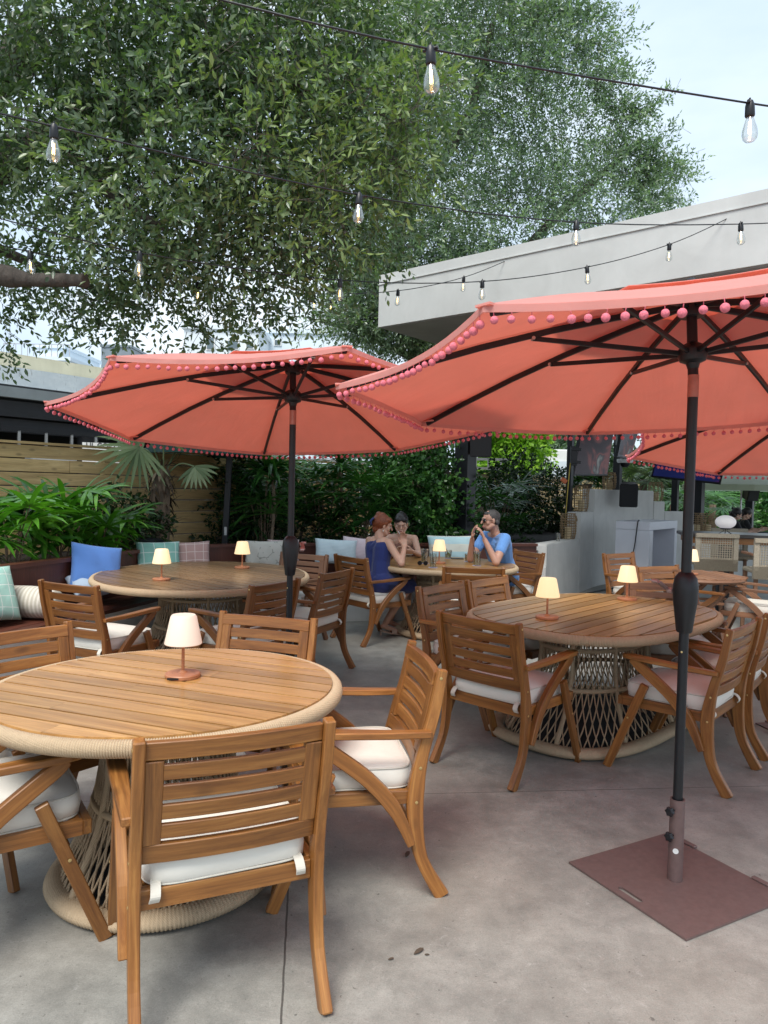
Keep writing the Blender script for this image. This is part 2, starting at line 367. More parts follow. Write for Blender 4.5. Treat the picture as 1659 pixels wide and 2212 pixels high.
def thing(name, label, cat, loc=(0, 0, 0), rz=0., group=None):
    o = bpy.data.objects.new(name, None); COL.objects.link(o); o.location = loc; o.rotation_euler = (0, 0, rz); o.empty_display_size = .1
    o['label'] = label; o['category'] = cat
    if group: o['group'] = group
    return o
def tag(o, label, cat, group=None):
    o['label'] = label; o['category'] = cat
    if group: o['group'] = group
    return o
def struct(o): o['kind'] = 'structure'; return o
KIDS = {}
def children(o): return [c for c in COL.objects if c.parent == o]
def copy_tree(o, parent=None, kids=None):
    if kids is None:
        kids = {}
        for c in COL.objects:
            if c.parent: kids.setdefault(c.parent.name, []).append(c)
    c = o.copy(); COL.objects.link(c)
    if parent is not None: c.parent = parent
    for ch in kids.get(o.name, []): copy_tree(ch, c, kids)
    return c
def cr(P, k=8, closed=False):
    """Catmull-Rom through points"""
    P = [V(p) for p in P]; n = len(P); o = []
    for i in range(n if closed else n - 1):
        if closed: a, b, c, d = P[i - 1], P[i], P[(i + 1) % n], P[(i + 2) % n]
        else: a, b, c, d = P[max(i - 1, 0)], P[i], P[i + 1], P[min(i + 2, n - 1)]
        for j in range(k):
            t = j / k; o.append(.5 * ((2 * b) + (-a + c) * t + (2 * a - 5 * b + 4 * c - d) * t * t + (-a + 3 * b - 3 * c + d) * t ** 3))
    if not closed: o.append(P[-1])
    return o
def interp(pts, x):
    for (a, b), (c, d) in zip(pts, pts[1:]):
        if (a - x) * (c - x) <= 0 and a != c: return b + (d - b) * (x - a) / (c - a)
    return pts[0][1] if abs(x - pts[0][0]) < abs(x - pts[-1][0]) else pts[-1][1]
# ------------------------------------------------------------ the setting
mb = MB(); mb.add([(-400, -400, 0), (400, -400, 0), (400, 400, 0), (-400, 400, 0)], [(0, 1, 2, 3)]); struct(mb.build('ground', CONC))
BP = cr([(-3.45, 3.6), (-3.2, 4.6), (-2.98, 5.6), (-2.74, 6.4), (-2.47, 7.3), (-2.12, 7.95), (-1.04, 8.56), (.65, 9.1), (2.0, 9.5)], 12)
BP = [V((p[0], p[1], 0)) for p in [(q.x, q.y) for q in [V((a.x, a.y, 0)) for a in [V((*x, 0)) if len(x) == 2 else x for x in BP]]]] if False else [V((p.x, p.y, 0)) if len(p) == 3 else V((p[0], p[1], 0)) for p in BP]
def offset(P, d):
    o = []
    for i, p in enumerate(P):
        t = (P[min(i + 1, len(P) - 1)] - P[max(i - 1, 0)]).normalized(); o.append(p + V((t.y, -t.x, 0)) * d)
    return o
def lift(P, z): return [V((p.x, p.y, z)) for p in P]
def resample(P, step):
    o = [P[0]]; acc = 0
    for a, b in zip(P, P[1:]):
        l = (b - a).length; d = (b - a) / max(l, 1e-9); pos = step - acc
        while pos <= l: o.append(a + d * pos); pos += step
        acc = (acc + l) % step
    return o
FP0, FD = V((-3.13, 8.5, 0)), V((.6, .8, 0)); FN = V((.8, -.6, 0))
soil = MB(); fr = lift(BP, .76); bk = [FP0 + FD * tt + V((0, 0, .76)) for tt in (14, 8, 2, -4, -7)]
soil.add(fr + bk, [tuple(range(len(fr) + len(bk)))]); struct(soil.build('soil', m_plain('dark_soil', (.018, .013, .010), .95, 0, .4, 20, .6)))

bench = thing('banquette_bench', 'long dark red wooden built-in bench curving along the planting below the pine fence', 'bench', BP[0])
def rel(P, o): return [p - o for p in P]
O0 = BP[0]
b1 = MB()
RS = resample(BP, .125)
for a, b in zip(RS, RS[1:]):
    d = (b - a); c = (a + b) / 2 - O0 + V((0, 0, .635)); ang = math.atan2(d.y, d.x)
    b1.box(c, (d.length * 1.03 + .008, .03, .41), M.Rotation(ang, 3, 'Z'), axis=2)
b1.build('backrest', MAHOG, bench)
MB().sweep(rel(lift(offset(BP, -.01), .857), O0), .11, .034).build('cap_board', MAHOG, bench)
s1 = MB(); 
for k in range(4): s1.sweep(rel(lift(offset(BP, .10 + k * .105), .435), O0), .098, .03)
s1.build('seat', MAHOG, bench)
MB().sweep(rel(lift(offset(BP, .38), .205), O0), .06, .41).build('base', WHITEP, bench)

# the pine fence
def fence():
    root = thing('wooden_fence', 'tall fence of horizontal pine boards with narrow gaps behind the plants', 'fence', FP0)
    mb = MB(); q = M.Rotation(math.atan2(FD.y, FD.x), 3, 'Z'); z = .1; row = 0
    hs = [.135] * 13; zz = 1.93 - .02
    for row in range(13):
        h = .133; z = zz - h / 2; zz -= h + .011; t0 = -7.5 + (row % 3) * .9 + random.uniform(-.2, .2)
        while t0 < 17:
            l = random.choice((2.44, 3.05, 3.66)); c = FD * (t0 + l / 2) + V((0, 0, z))
            mb.box(c, (l - .004, .024, h), q @ M.Rotation(random.uniform(-.0012, .0012), 3, 'Y')); t0 += l
    mb.build('boards', PINEW, root, bevel=.002)
    MB().box(FD * 4.5 + V((0, 0, 1.935)), (24, .09, .025), q).build('cap_board', PINE, root)
    for k in range(11): MB().box(FD * (-7 + k * 2.3) - FN * .06 + V((0, 0, .95)), (.09, .09, 1.9), q, axis=2).build('post', PINE, root)
fence()

# neighbour's open-fronted dark building with its stained parapet, beyond the fence on the left
def nb():
    A = V((-6.33, 12, 0)); D = V((.6, .8, 0)); NN = V((.8, -.6, 0)); q = M.Rotation(math.atan2(.8, .6), 3, 'Z')
    root = thing('pavilion', 'low dark building with grey fascia and stained white parapet beyond the fence', 'building', A)
    c = lambda t_, n_, z: D * t_ + NN * n_ + V((0, 0, z))
    MB().box(c(2, -.15, 3.27), (16, .3, .30), q).build('parapet', STAINW, root)
    MB().box(c(2, -1.2, 3.55), (16, 1.6, .32), q).build('roof_wall', CREAMW, root)
    MB().box(c(2, -2.5, 3.08), (16, 5, .08), q).build('roof', DARKIN, root)
    MB().box(c(2, .12, 2.98), (16, .12, .17), q).build('fascia', GREYF, root)
    b = MB(); b.box(c(2, 0, 2.72), (16, .14, .26), q); b.box(c(2, -.1, 2.45), (16, .16, .22), q); b.build('beam', DARKW, root)
    MB().box(c(2, -4.5, 1.5), (16, .1, 3.0), q).build('rear_wall', DARKW, root)
    MB().box(c(2, -.5, .9), (16, .08, 1.8), q).build('side_wall', DARKW, root)
    for tt in (-3, 1.55, 5.2): MB().box(c(tt, 0, 1.2), (.3, .2, 2.4), q, axis=2).build('post', DARKW, root)
    l = thing('ladder', 'aluminium ladder hanging sideways in the dark building behind the fence', 'ladder', A + D * .1 + NN * .2 + V((0, 0, 2.02)), math.atan2(.8, .6))
    for zz in (-.02, .36): MB().box((1.9, 0, zz), (4.2, .03, .07)).build('rail', BLACKP if zz > 0 else STEEL, l)
    for k in range(9): MB().box((.1 + k * .46, 0, .17), (.045, .03, .34)).build('rung', STEEL, l)
    for k, (tt, ww) in enumerate(((1.1, 1.0), (2.1, .5))):
        tag(MB().box(A + c(tt, -.25, 1.92), (ww, .3, .2), q).build('storage_box', WHITEP, None, bevel=.01), ['longer white box behind the ladder over the fence', 'shorter white box beside the dark post over the fence'][k], 'box')
nb()
def text_mesh(name, body, size, mat, loc, rot, depth=.003):
    cu = bpy.data.curves.new(name, 'FONT'); cu.body = body; cu.size = size; cu.extrude = depth; cu.align_x = 'CENTER'
    o = bpy.data.objects.new(name, cu); COL.objects.link(o); dg = bpy.context.evaluated_depsgraph_get(); dg.update()
    me = bpy.data.meshes.new_from_object(o.evaluated_get(dg)); bpy.data.objects.remove(o); me.materials.clear(); me.materials.append(mat); o = bpy.data.objects.new(name, me); COL.objects.link(o); o.location = loc; o.rotation_euler = rot; return o
sp0 = at(222, 963, Y=10.6); sg0 = thing('sign_board', 'white sign board with dark capitals peeping over the fence by the palm', 'sign', sp0, R(20)); MB().box((0, 0, -.1), (.55, .02, .28)).build('board', WHITEP, sg0)
tx = text_mesh('lettering', 'LIL COCO', .10, BLACK, (0, -.014, -.03), (R(90), 0, 0)); tx.parent = sg0
def far_building(name, label, px0, px1, py, Y, dep, mat, windows=(), rail=False, yb=None):
    a = at(px0, py, Y=Y); b = at(px1, py, Y=Y); zt = (a.z + b.z) / 2; x0, x1 = a.x, b.x
    root = thing(name, label, 'building', ((x0 + x1) / 2, Y + dep / 2, 0))
    MB().box((0, 0, zt / 2), (x1 - x0, dep, zt)).build('walls', mat, root)
    MB().box((0, 0, zt + .15), (x1 - x0 + .3, dep + .3, .3)).build('roof', mat, root)
    for (wx, wy, ww, wh) in windows:
        p = at(wx, wy, Y=Y); W_ = ww * Y / F; H_ = wh * Y / F
        wn = MB().box((p.x - (x0 + x1) / 2, -dep / 2 - .03, p.z), (W_ + .15, .08, H_ + .15)).build('window', WHITEP, root)
        MB().box((p.x - (x0 + x1) / 2, -dep / 2 - .09, p.z), (W_, .04, H_)).build('pane', m_plain('far_glass', (.12, .16, .18), .15), wn)
    if rail:
        r = MB()
        for k in range(12): r.box((-(x1 - x0) / 2 + (x1 - x0) * k / 11, -dep / 2, zt + .8), (.05, .05, 1.0))
        r.box((0, -dep / 2, zt + 1.3), (x1 - x0, .06, .06)); r.build('railing', STEEL, root)
    return root
PALEW = m_plain('distant_white_wall', (.62, .70, .76), .8, 0, .04, .3)
GLT = m_plain('distant_grey_glass', (.20, .24, .27), .4, 0, .2, .4)
far_building('apartment_building', 'long low pale rooftop with railings seen above the parapet', 8, 150, 778, 60, 14, PALEW, rail=True)
far_building('penthouse', 'smaller pale box standing on the railed rooftop', 82, 138, 752, 64, 8, PALEW)
far_building('office_tower', 'dark grey ribbed tower top beside the left umbrella', 219, 283, 750, 95, 15, GLT)
far_building('apartment_building', 'pale block directly above the left umbrella with small windows', 398, 560, 712, 48, 12, m_plain('warm_distant_wall', (.66, .72, .76), .8, 0, .04, .3), [(503, 745, 22, 16), (540, 745, 14, 14), (455, 742, 14, 24)])
far_building('apartment_building', 'whitest block between tree and roof slab behind the left umbrella', 562, 800, 722, 52, 12, PALEW, [(600, 740, 12, 10)])
far_building('apartment_building', 'faint distant block rising over the sloping roof slab', 1370, 1470, 428, 55, 10, PALEW)

# white roof slab of the bar on dark columns
RC = V((-.14, 10, 0)); E1 = V((.766, -.643, 0)); E2 = V((.643, .766, 0)); RA = math.atan2(E1.y, E1.x)
roof = thing('bar_roof', 'broad white overhanging roof slab jutting over the patio at the upper right', 'roof', RC)
def rbox(u, v, z, su, sv, sz, mat, name, par=roof, **k):
    return MB().box(E1 * u + E2 * v + V((0, 0, z)), (su, sv, sz), M.Rotation(RA, 3, 'Z')).build(name, mat, par, **k)
rbox(4.5, 4.75, 4.09, 9, 9.5, .70, ROOFP, 'slab')
rbox(4.5, 4.75, 3.737, 8.94, 9.44, .02, SOFF, 'soffit')
rbox(4.5, -.006, 4.31, 9.02, .014, .010, ROOFP, 'drip_edge')
rbox(6.2, .62, 3.70, 4.6, .55, .045, TEAKR, 'wooden_trim')
def column(px, Y, wd, h, label, rz=RA):
    p = at(px, 1050, Y=Y); o = MB().box((0, 0, h / 2), (wd, wd, h)); o.box((0, 0, .01), (wd * 1.6, wd * 1.6, .02))
    c = o.build('steel_column', BLACK, None, bevel=.004); c.location = (p.x, p.y, 0); c.rotation_euler = (0, 0, rz)
    tag(c, label, 'column', 'dark steel columns under the roof'); return c
column(1004, 10.2, .22, 3.73, 'thick black column behind the seated people, carrying a loudspeaker')
column(1230, 11.6, .085, 3.73, 'slim dark post beside the tilted television and rattan lanterns')
column(1333, 14.6, .14, 3.73, 'dark post behind the hanging loudspeaker above the stepped wall')
column(1459, 16.2, .13, 3.73, 'narrow dark post just left of the front umbrella pole, among the palms')
column(1508, 15.4, .22, 3.73, 'dark post just right of the front umbrella pole, below the blue screen')
column(1621, 17, .16, 3.4, 'dark post at the far right carrying a loudspeaker')

# curved stepped plaster wall
WC = cr([(2.12, 9.45, 0), (2.25, 9.9, 0), (2.60, 10.5, 0), (3.16, 11.45, 0), (3.75, 12.35, 0), (4.6, 13.1, 0), (5.4, 13.65, 0), (6.3, 14.05, 0), (7.6, 14.35, 0), (9.6, 14.6, 0)], 14)
def wall_block(i0, i1, h):
    P = WC[i0:i1 + 1]; A = offset(P, .0); B = offset(P, -.21); n = len(P); vs = [V((p.x, p.y, 0)) for p in A] + [V((p.x, p.y, 0)) for p in B]
    vs += [v + V((0, 0, h)) for v in vs]; fs = []
    for i in range(n - 1):
        fs += [(i, i + 1, 2 * n + i + 1, 2 * n + i), (n + i + 1, n + i, 3 * n + i, 3 * n + i + 1), (2 * n + i, 2 * n + i + 1, 3 * n + i + 1, 3 * n + i)]
    fs += [(0, 2 * n, 3 * n, n), (n - 1, 2 * n - 1, 4 * n - 1, 3 * n - 1)]
    return vs, fs
def idx(px): 
    r = (px - 830) / F; return min(range(len(WC)), key=lambda i: abs(WC[i].x / WC[i].y - r) if i > 10 else 9)
cuts = [0, 5, 10, idx(1254), idx(1284), idx(1412), idx(1438), idx(1484), idx(1502), len(WC) - 1]
sw = MB()
for (i0, i1), h in zip(zip(cuts, cuts[1:]), (.30, .56, .84, 1.25, 1.62, 1.43, 1.245, 1.0, .80)): sw.add(*wall_block(i0, i1, h))
o = sw.build('stepped_wall', PLAST, None); me = o.data
bm = bmesh.new(); bm.from_mesh(me); bmesh.ops.bevel(bm, geom=[e for e in bm.edges if len(e.link_faces) == 2 and e.calc_face_angle(0) > .8], offset=.012, segments=2, affect='EDGES'); bm.to_mesh(me); bm.free()
tag(o, 'curved grey plaster wall rising and falling in steps, with lanterns on its steps', 'wall')

# white portal console with a black cable
c0 = V((3.84, 10.5, 0)); u = V((-.78, .62, 0)).normalized(); vv_ = V((.62, .78, 0)).normalized(); ang = math.atan2(vv_.y, vv_.x)
cons = thing('console_counter', 'white boxy console with an open side in front of the plaster wall', 'console', c0)
q = M.Rotation(ang, 3, 'Z'); LC, WCn, HC = 1.3, .5, 1.15
def cb(a, b, z, sa, sb, sz, name): return MB().box(vv_ * a + u * b + V((0, 0, z)), (sa, sb, sz), q).build(name, CONSW, cons, bevel=.004)
cb(LC / 2, WCn / 2, HC - .06, LC, WCn, .12, 'counter_top'); cb(.08, WCn / 2, (HC - .123) / 2, .16, WCn, HC - .123, 'side_panel'); cb(LC - .06, WCn / 2, (HC - .123) / 2, .12, WCn, HC - .123, 'side_panel')
cb(LC / 2, WCn - .05, (HC - .123) / 2, LC - .285, .04, HC - .123, 'back_panel')
cab = MB().tube(cr([c0 + vv_ * .02 + u * .16 + V((0, 0, HC + .02)), c0 - vv_ * .02 + u * .17 + V((0, 0, HC - .02)), c0 - vv_ * .03 + u * .20 + V((0, 0, .8)), c0 - vv_ * .03 + u * .27 + V((0, 0, .4)), c0 - vv_ * .05 + u * .32 + V((0, 0, .01))], 8), .008, 6).build('power_cable', BLACKP, None, smooth=0)
tag(cab, 'black cable hanging down the side of the white console', 'cable')
cb2 = MB().tube(cr([V((2.6, 10.3, .012)), V((2.9, 10.85, .012)), V((3.2, 11.2, .012)), V((3.7, 11.75, .012)), V((4.1, 11.9, .012))], 8), .012, 6).build('power_cable', BLACKP, None, smooth=0)
tag(cb2, 'black cable lying on the ground along the foot of the curved wall', 'cable')

# ------------------------------------------------------------ chairs
def super_pt(a, b, n, th):
    c, s = math.cos(th), math.sin(th); return a * math.copysign(abs(c) ** (2 / n), c), b * math.copysign(abs(s) ** (2 / n), s)
def pad(a, b, n, prof, k=48):
    """closed soft slab: prof = [(inset, z)] from bottom centre to top centre"""
    vs = []; fs = []
    for (ins, z) in prof:
        for j in range(k):
            x, y = super_pt(max(a - ins, .002), max(b - ins, .002), n, 2 * math.pi * j / k); vs.append((x, y, z))
    m_ = len(prof)
    for i in range(m_ - 1):
        for j in range(k): fs.append((i * k + j, i * k + (j + 1) % k, (i + 1) * k + (j + 1) % k, (i + 1) * k + j))
    fs += [tuple(range(k))[::-1], tuple((m_ - 1) * k + j for j in range(k))]; return vs, fs
BACKC = [(.86, -.303), (.70, -.272), (.56, -.238), (.45, -.218)]
def yb(z): return interp(BACKC, z)
def make_chair(mat=TEAK):
    c = thing('patio_chair', '', 'chair')
    X = (1, 0, 0)
    for s in (-1, 1):
        P = cr([(s * .264, -.305, .865), (s * .264, -.275, .70), (s * .264, -.235, .55), (s * .264, -.213, .42), (s * .264, -.212, .30), (s * .264, -.240, .15), (s * .264, -.325, 0)], 5)
        n = len(P); H = [interp([(0, .036), (.35, .046), (.5, .062), (.62, .064), (.85, .047), (1, .056)], i / (n - 1)) for i in range(n)]
        rl = MB().sweep(P, .032, H, side=X).build('rear_leg', mat, c, bevel=.004)
        MB().sweep([(s * .288, .318, .0), (s * .288, .115, .50)], .028, .044, side=X).build('front_leg', mat, c, bevel=.003)
        P = cr([(s * .287, .195, .632), (s * .287, .10, .565), (s * .287, -.03, .465), (s * .287, -.13, .35), (s * .287, -.195, .215)], 5)
        MB().sweep(P, .032, [interp([(0, .03), (.12, .052), (.7, .055), (1, .03)], i / (len(P) - 1)) for i in range(len(P))], side=X).build('brace', mat, c, bevel=.003)
        arm = MB(); P = [(s * .287, -.262, .63), (s * .287, -.1, .632), (s * .290, .12, .642), (s * .290, .20, .645), (s * .290, .232, .645), (s * .290, .245, .645)]
        arm.sweep(P, [.034, .045, .058, .056, .040, .015], .026, side=X); arm.build('armrest', mat, c, bevel=.004)
        for (yy, zz) in ((-.295, .835), (-.225, .50), (-.213, .37), (.20, .305)):
            x_ = s * (.280 if yy < 0 else .304); MB().lathe([(0, 0), (.006, 0), (.006, .002), (0, .003)], 8, (x_, yy, zz), ax=(s, 0, 0)).build('screw', BRASS, c)
    fr = MB()
    def bar(z0, z1, x0, x1, th, tilt=True):
        k = 9; pts = [(x0 + (x1 - x0) * i / (k - 1)) for i in range(k)]; zc = (z0 + z1) / 2
        up = V((0, yb(z1) - yb(z0), z1 - z0)).normalized()
        P = [V((x, yb(zc) + .012 - .018 * (1 - (x / .24) ** 2), zc)) for x in pts]
        vs = []; gs = []
        for x, p in zip(pts, P):
            nrm = V((0, 1, 0)); 
            for a, b in ((-1, -1), (1, -1), (1, 1), (-1, 1)):
                vs.append(p + nrm * a * th / 2 + up * b * (z1 - z0) / 2); gs.append((x, a * th / 2, b * (z1 - z0) / 2))
        fs = [(0, 1, 2, 3), tuple(4 * (k - 1) + i for i in (3, 2, 1, 0))]
        for i in range(k - 1):
            for j in range(4): fs.append((4 * i + j, 4 * i + 4 + j, 4 * i + 4 + (j + 1) % 4, 4 * i + (j + 1) % 4))
        fr.add(vs, fs, gs)
    bar(.800, .853, -.2475, .2475, .026); bar(.488, .546, -.2475, .2475, .026)
    for k in range(4): z = .5585 + k * .0598; bar(z, z + .0465, -.200, .200, .017)
    for s in (-1, 1):
        P = [(s * .2225, yb(z) + .012 - .018 * (1 - (.2225 / .24) ** 2), z) for z in (.547, .62, .70, .799)]
        fr.sweep(P, .050, .026, side=X)
    fr.build('backrest', mat, c, bevel=.0025)
    st = MB()
    st.box((0, -.195, .378), (.495, .03, .058)); st.box((0, .262, .385), (.53, .028, .05))
    for s in (-1, 1): st.box((s * .252, .03, .385), (.028, .436, .05), axis=1)
    for k in range(8): st.box((0, -.145 + k * .053, .402), (.474, .038, .014))
    st.build('seat', mat, c, bevel=.0025)
    vs, fs = pad(.243, .232, 7, [(.243, .412), (.03, .410), (.006, .413), (.0, .420), (-.004, .45), (.0, .480), (.006, .488), (.03, .494), (.10, .500), (.18, .503), (.24, .5035)])
    vs = [(x * (1 + .012 * math.sin(9 * y + z * 40)), y + .022 + .003 * math.sin(14 * x), z + .003 * math.sin(11 * x + 3) * math.cos(9 * y)) for x, y, z in vs]
    cu = MB().add(vs, fs).build('cushion', CUSH, c, smooth=50)
    pp = MB()
    for z in (.4875, .4135): pp.tube([V((*super_pt(.241, .230, 7, 2 * math.pi * j / 64), z)) + V((0, .022, .003 * math.sin(11 * super_pt(.241, .23, 7, 2 * math.pi * j / 64)[0] + 3) * math.cos(9 * super_pt(.241, .23, 7, 2 * math.pi * j / 64)[1]))) for j in range(64)], .0035, 6, closed=True)
    pp.build('piping', CUSHP, cu, smooth=0)
    for s in (-1, 1):
        MB().sweep(cr([(s * .205, -.185, .425), (s * .207, -.215, .418), (s * .209, -.232, .395), (s * .212, -.222, .375)], 4), .028, .004, side=X).build('tie', CUSHP, cu)
    return c
CH_ = {
'A':(-.508,2.274,.413,'chair with its back to us at the front table, nearest the camera',TEAK),
'B':(-1.331,2.477,-.985,'chair cut off at the lower left edge, its curved arm under the front table',TEAK),
'C':(-.112,2.923,1.750,'chair seen side-on at the right end of the front table',TEAK),
'G':(-1.428,3.097,-2.218,'chair cut off at the left edge, behind the left end of the front table',TEAK),
'H':(-.689,3.519,2.834,'chair facing us across the front table, just right of the pale table lamp',TEAK),
'D':(1.727,4.090,.842,'chair directly behind the front umbrella pole at the rounded right-hand table',TEAK),
'E':(.725,4.113,-.768,'chair with its back to us at the left of the rounded right-hand table',TEAK),
'S':(2.172,4.626,.921,'chair cut off at the right edge, next behind the chair at the umbrella pole',TEAK),
'P':(.653,5.068,-2.273,'left of two chairs side by side at the oblong table',TEAK),
'Q':(1.045,5.490,-2.308,'right of two chairs side by side at the oblong table',TEAK),
'X':(2.159,5.379,3.065,'reddish unvarnished chair facing us across the right-hand table behind its far lamp',TEAKR),
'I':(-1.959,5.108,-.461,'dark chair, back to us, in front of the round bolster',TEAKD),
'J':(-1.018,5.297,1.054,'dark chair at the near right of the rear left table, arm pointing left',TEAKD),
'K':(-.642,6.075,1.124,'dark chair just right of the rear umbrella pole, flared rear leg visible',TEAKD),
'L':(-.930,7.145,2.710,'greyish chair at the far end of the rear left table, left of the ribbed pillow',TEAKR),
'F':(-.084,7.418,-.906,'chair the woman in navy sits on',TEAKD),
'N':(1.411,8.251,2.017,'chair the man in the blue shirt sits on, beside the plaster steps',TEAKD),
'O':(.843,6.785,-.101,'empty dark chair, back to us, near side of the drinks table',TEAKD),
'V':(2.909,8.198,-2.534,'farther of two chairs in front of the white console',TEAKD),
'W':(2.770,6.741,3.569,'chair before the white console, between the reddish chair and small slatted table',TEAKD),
'Y':(3.75,7.31,1.01,'chair at the right edge beside the small slatted table',TEAKR),
}
protos = {}
for k, (x, y, rz, lab, mt_) in CH_.items():
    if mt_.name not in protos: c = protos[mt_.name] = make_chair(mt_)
    else: c = copy_tree(protos[mt_.name])
    c.location = (x, y, 0); c.rotation_euler = (0, 0, rz); c['label'] = lab; c['group'] = 'wooden armchairs with cream cushions around the tables'

# ------------------------------------------------------------ tables
def make_table(x, y, a, b, th, n, pa, base, label, mat):
    t = thing('dining_table', label, 'table', (x, y, 0), th, 'slatted tables with rope edges and basket bases')
    ZT = .757; mb = MB(); ca, sa = math.cos(pa), math.sin(pa)
    def inside(px, py): X = px * ca - py * sa; Y = px * sa + py * ca; return (abs(X) / a) ** n + (abs(Y) / b) ** n <= 1
    pitch = .098; ext = max(a, b) * 1.2; k = int(ext / pitch) + 1
    def span(vv):
        us = np.linspace(-ext, ext, 1601); ok = [u_ for u_ in us if inside(u_, vv)]
        return (ok[0], ok[-1]) if ok else None
    for i in range(-k, k + 1):
        v0, v1 = i * pitch + .0054 - pitch / 2, (i + 1) * pitch - .0054 - pitch / 2; ms = 7; rows = []
        for j in range(ms):
            vv = v0 + (v1 - v0) * j / (ms - 1); s_ = span(vv)
            if s_: rows.append((vv, *s_))
        if len(rows) < 2: continue
        seg_x = sorted([random.uniform(rows[0][1] * .8, rows[0][2] * .8) for _ in range(random.choice((0, 1, 1)))])
        cuts_ = [-9] + seg_x + [9]
        for c0_, c1_ in zip(cuts_, cuts_[1:]):
            up_ = [(max(r[1], c0_ + .0004), r[0]) for r in rows] + [(min(r[2], c1_ - .0004), r[0]) for r in reversed(rows)]
            m_ = len(up_); P2 = [V((p * ca - q_ * sa, p * sa + q_ * ca, 0)) for p, q_ in up_]
            vs = [p + V((0, 0, ZT - .022)) for p in P2] + [p + V((0, 0, ZT)) for p in P2]
            gs = [(p, q_, 0) for p, q_ in up_] + [(p, q_, .02) for p, q_ in up_]
            fs = [tuple(range(m_)), tuple(range(2 * m_ - 1, m_ - 1, -1))] + [(j, (j + 1) % m_, m_ + (j + 1) % m_, m_ + j) for j in range(m_)]
            mb.add(vs, fs, gs)
    mb.build('tabletop', mat, t)
    us = MB(); vs, fs = pad(a, b, n, [(.012, .70), (.012, .733)], 96); us.add(vs, fs); us.build('underframe', DARKIN, t)
    # rope-wound rim
    def rim(A, B, z0, rh, rv, pitch_, sec, amp, sub=3):
        M0 = 720; P = [V((*super_pt(A, B, n, 2 * math.pi * j / M0), 0)) for j in range(M0)]
        ln = [0]; 
        for p, q_ in zip(P, P[1:] + P[:1]): ln.append(ln[-1] + (q_ - p).length)
        tot = ln[-1]; K = int(tot / pitch_) * sub; vs = []; gs = []; i = 0
        for j in range(K):
            s_ = tot * j / K
            while ln[i + 1] < s_: i += 1
            f = (s_ - ln[i]) / max(ln[i + 1] - ln[i], 1e-9); p = P[i].lerp(P[(i + 1) % M0], f); d = (P[(i + 1) % M0] - P[i]).normalized(); o_ = V((d.y, -d.x, 0))
            e = amp * (1 - abs(math.cos(math.pi * j / sub))) if sub > 2 else 0
            e = [0, amp * .85, amp, amp * .85][j % 4] if sub == 4 else [0, amp * .9, amp][j % 3]
            for q_ in range(sec):
                an = 2 * math.pi * q_ / sec; vs.append(p + o_ * (rh + e) * math.cos(an) + V((0, 0, z0 + (rv + e) * math.sin(an)))); gs.append((s_, an * rv, 0))
        fs = [(j * sec + q_, ((j + 1) % K) * sec + q_, ((j + 1) % K) * sec + (q_ + 1) % sec, j * sec + (q_ + 1) % sec) for j in range(K) for q_ in range(sec)]
        return vs, fs, gs
    r = MB(); r.add(*rim(a + .016, b + .016, ZT - .031, .021, .0245, .0082, 12, .0055, 4)); r.build('rope_edge', ROPE, t, smooth=0)
    bs = base; pa_, pb_ = bs
    prof = [(.03, 1.0), (.12, .90), (.22, .77), (.33, .68), (.45, .63), (.56, .62), (.66, .64), (.735, .68)]
    def rp_(z): return interp(prof, z)
    def bp_(th_, z): k_ = rp_(z); x_, y_ = super_pt(pa_ * k_, pb_ * k_, 2.15, th_); return V((x_, y_, z))
    r = MB(); r.add(*rim(pa_, pb_, .037, .046, .030, .013, 10, .0035)); 
    r.build('base_ring', ROPE, t, smooth=0)
    NS = 64; st = MB()
    for i in range(NS):
        for s in (-1, 1):
            a0 = 2 * math.pi * (i + (.25 if s > 0 else 0)) / NS; zs = [.05, .12, .19, .26, .33, .41, .49, .57, .65, .735]
            sw_ = [0, .05, .09, .13, .16, .12, .08, .04, 0, -.03]
            st.tube([bp_(a0 + s * w_ * 1.15, z) * 1.0 for z, w_ in zip(zs, sw_)], .0048, 5)
    st.build('rope_lattice', ROPEB, t, smooth=0)
    th_ = MB()
    for i in range(8):
        a0 = 2 * math.pi * i / 8 + .3; th_.tube([bp_(a0, z) for z in (.04, .12, .2, .28, .36, .45, .55, .65, .735)], .014, 8)
    th_.build('rope_rib', ROPE, t, smooth=0)
    for z in (.33, .57): MB().tube([bp_(2 * math.pi * j / 60, z) * 1.0 for j in range(60)], .015, 8, closed=True).build('rope_ring', ROPE, t, smooth=0)
    vs, fs = pad(pa_ - .02, pb_ - .02, 2.15, [(.0, .006), (.0, .014)], 60); MB().add(vs, fs).build('base_plate', DARKIN, t)
    return t
make_table(-.825, 2.83, .645, .61, .56, 2.0, R(-20) - .56, (.395, .375), 'nearest table with the pale lamp, lower left', PLANK)
make_table(-1.575, 6.40, 1.04, .885, 1.62, 2.0, R(-40) - 1.62, (.66, .58), 'table by the curved bench with two lit lamps, under the left umbrella', PLANKG)
make_table(1.44, 4.85, .885, .64, .79, 2.85, R(3), (.76, .47), 'rounded oblong table behind the front umbrella pole with two lit lamps', PLANK)
make_table(.68, 7.84, .73, .72, 0, 2.2, R(0), (.49, .49), 'table with drinks where three people sit', PLANK)

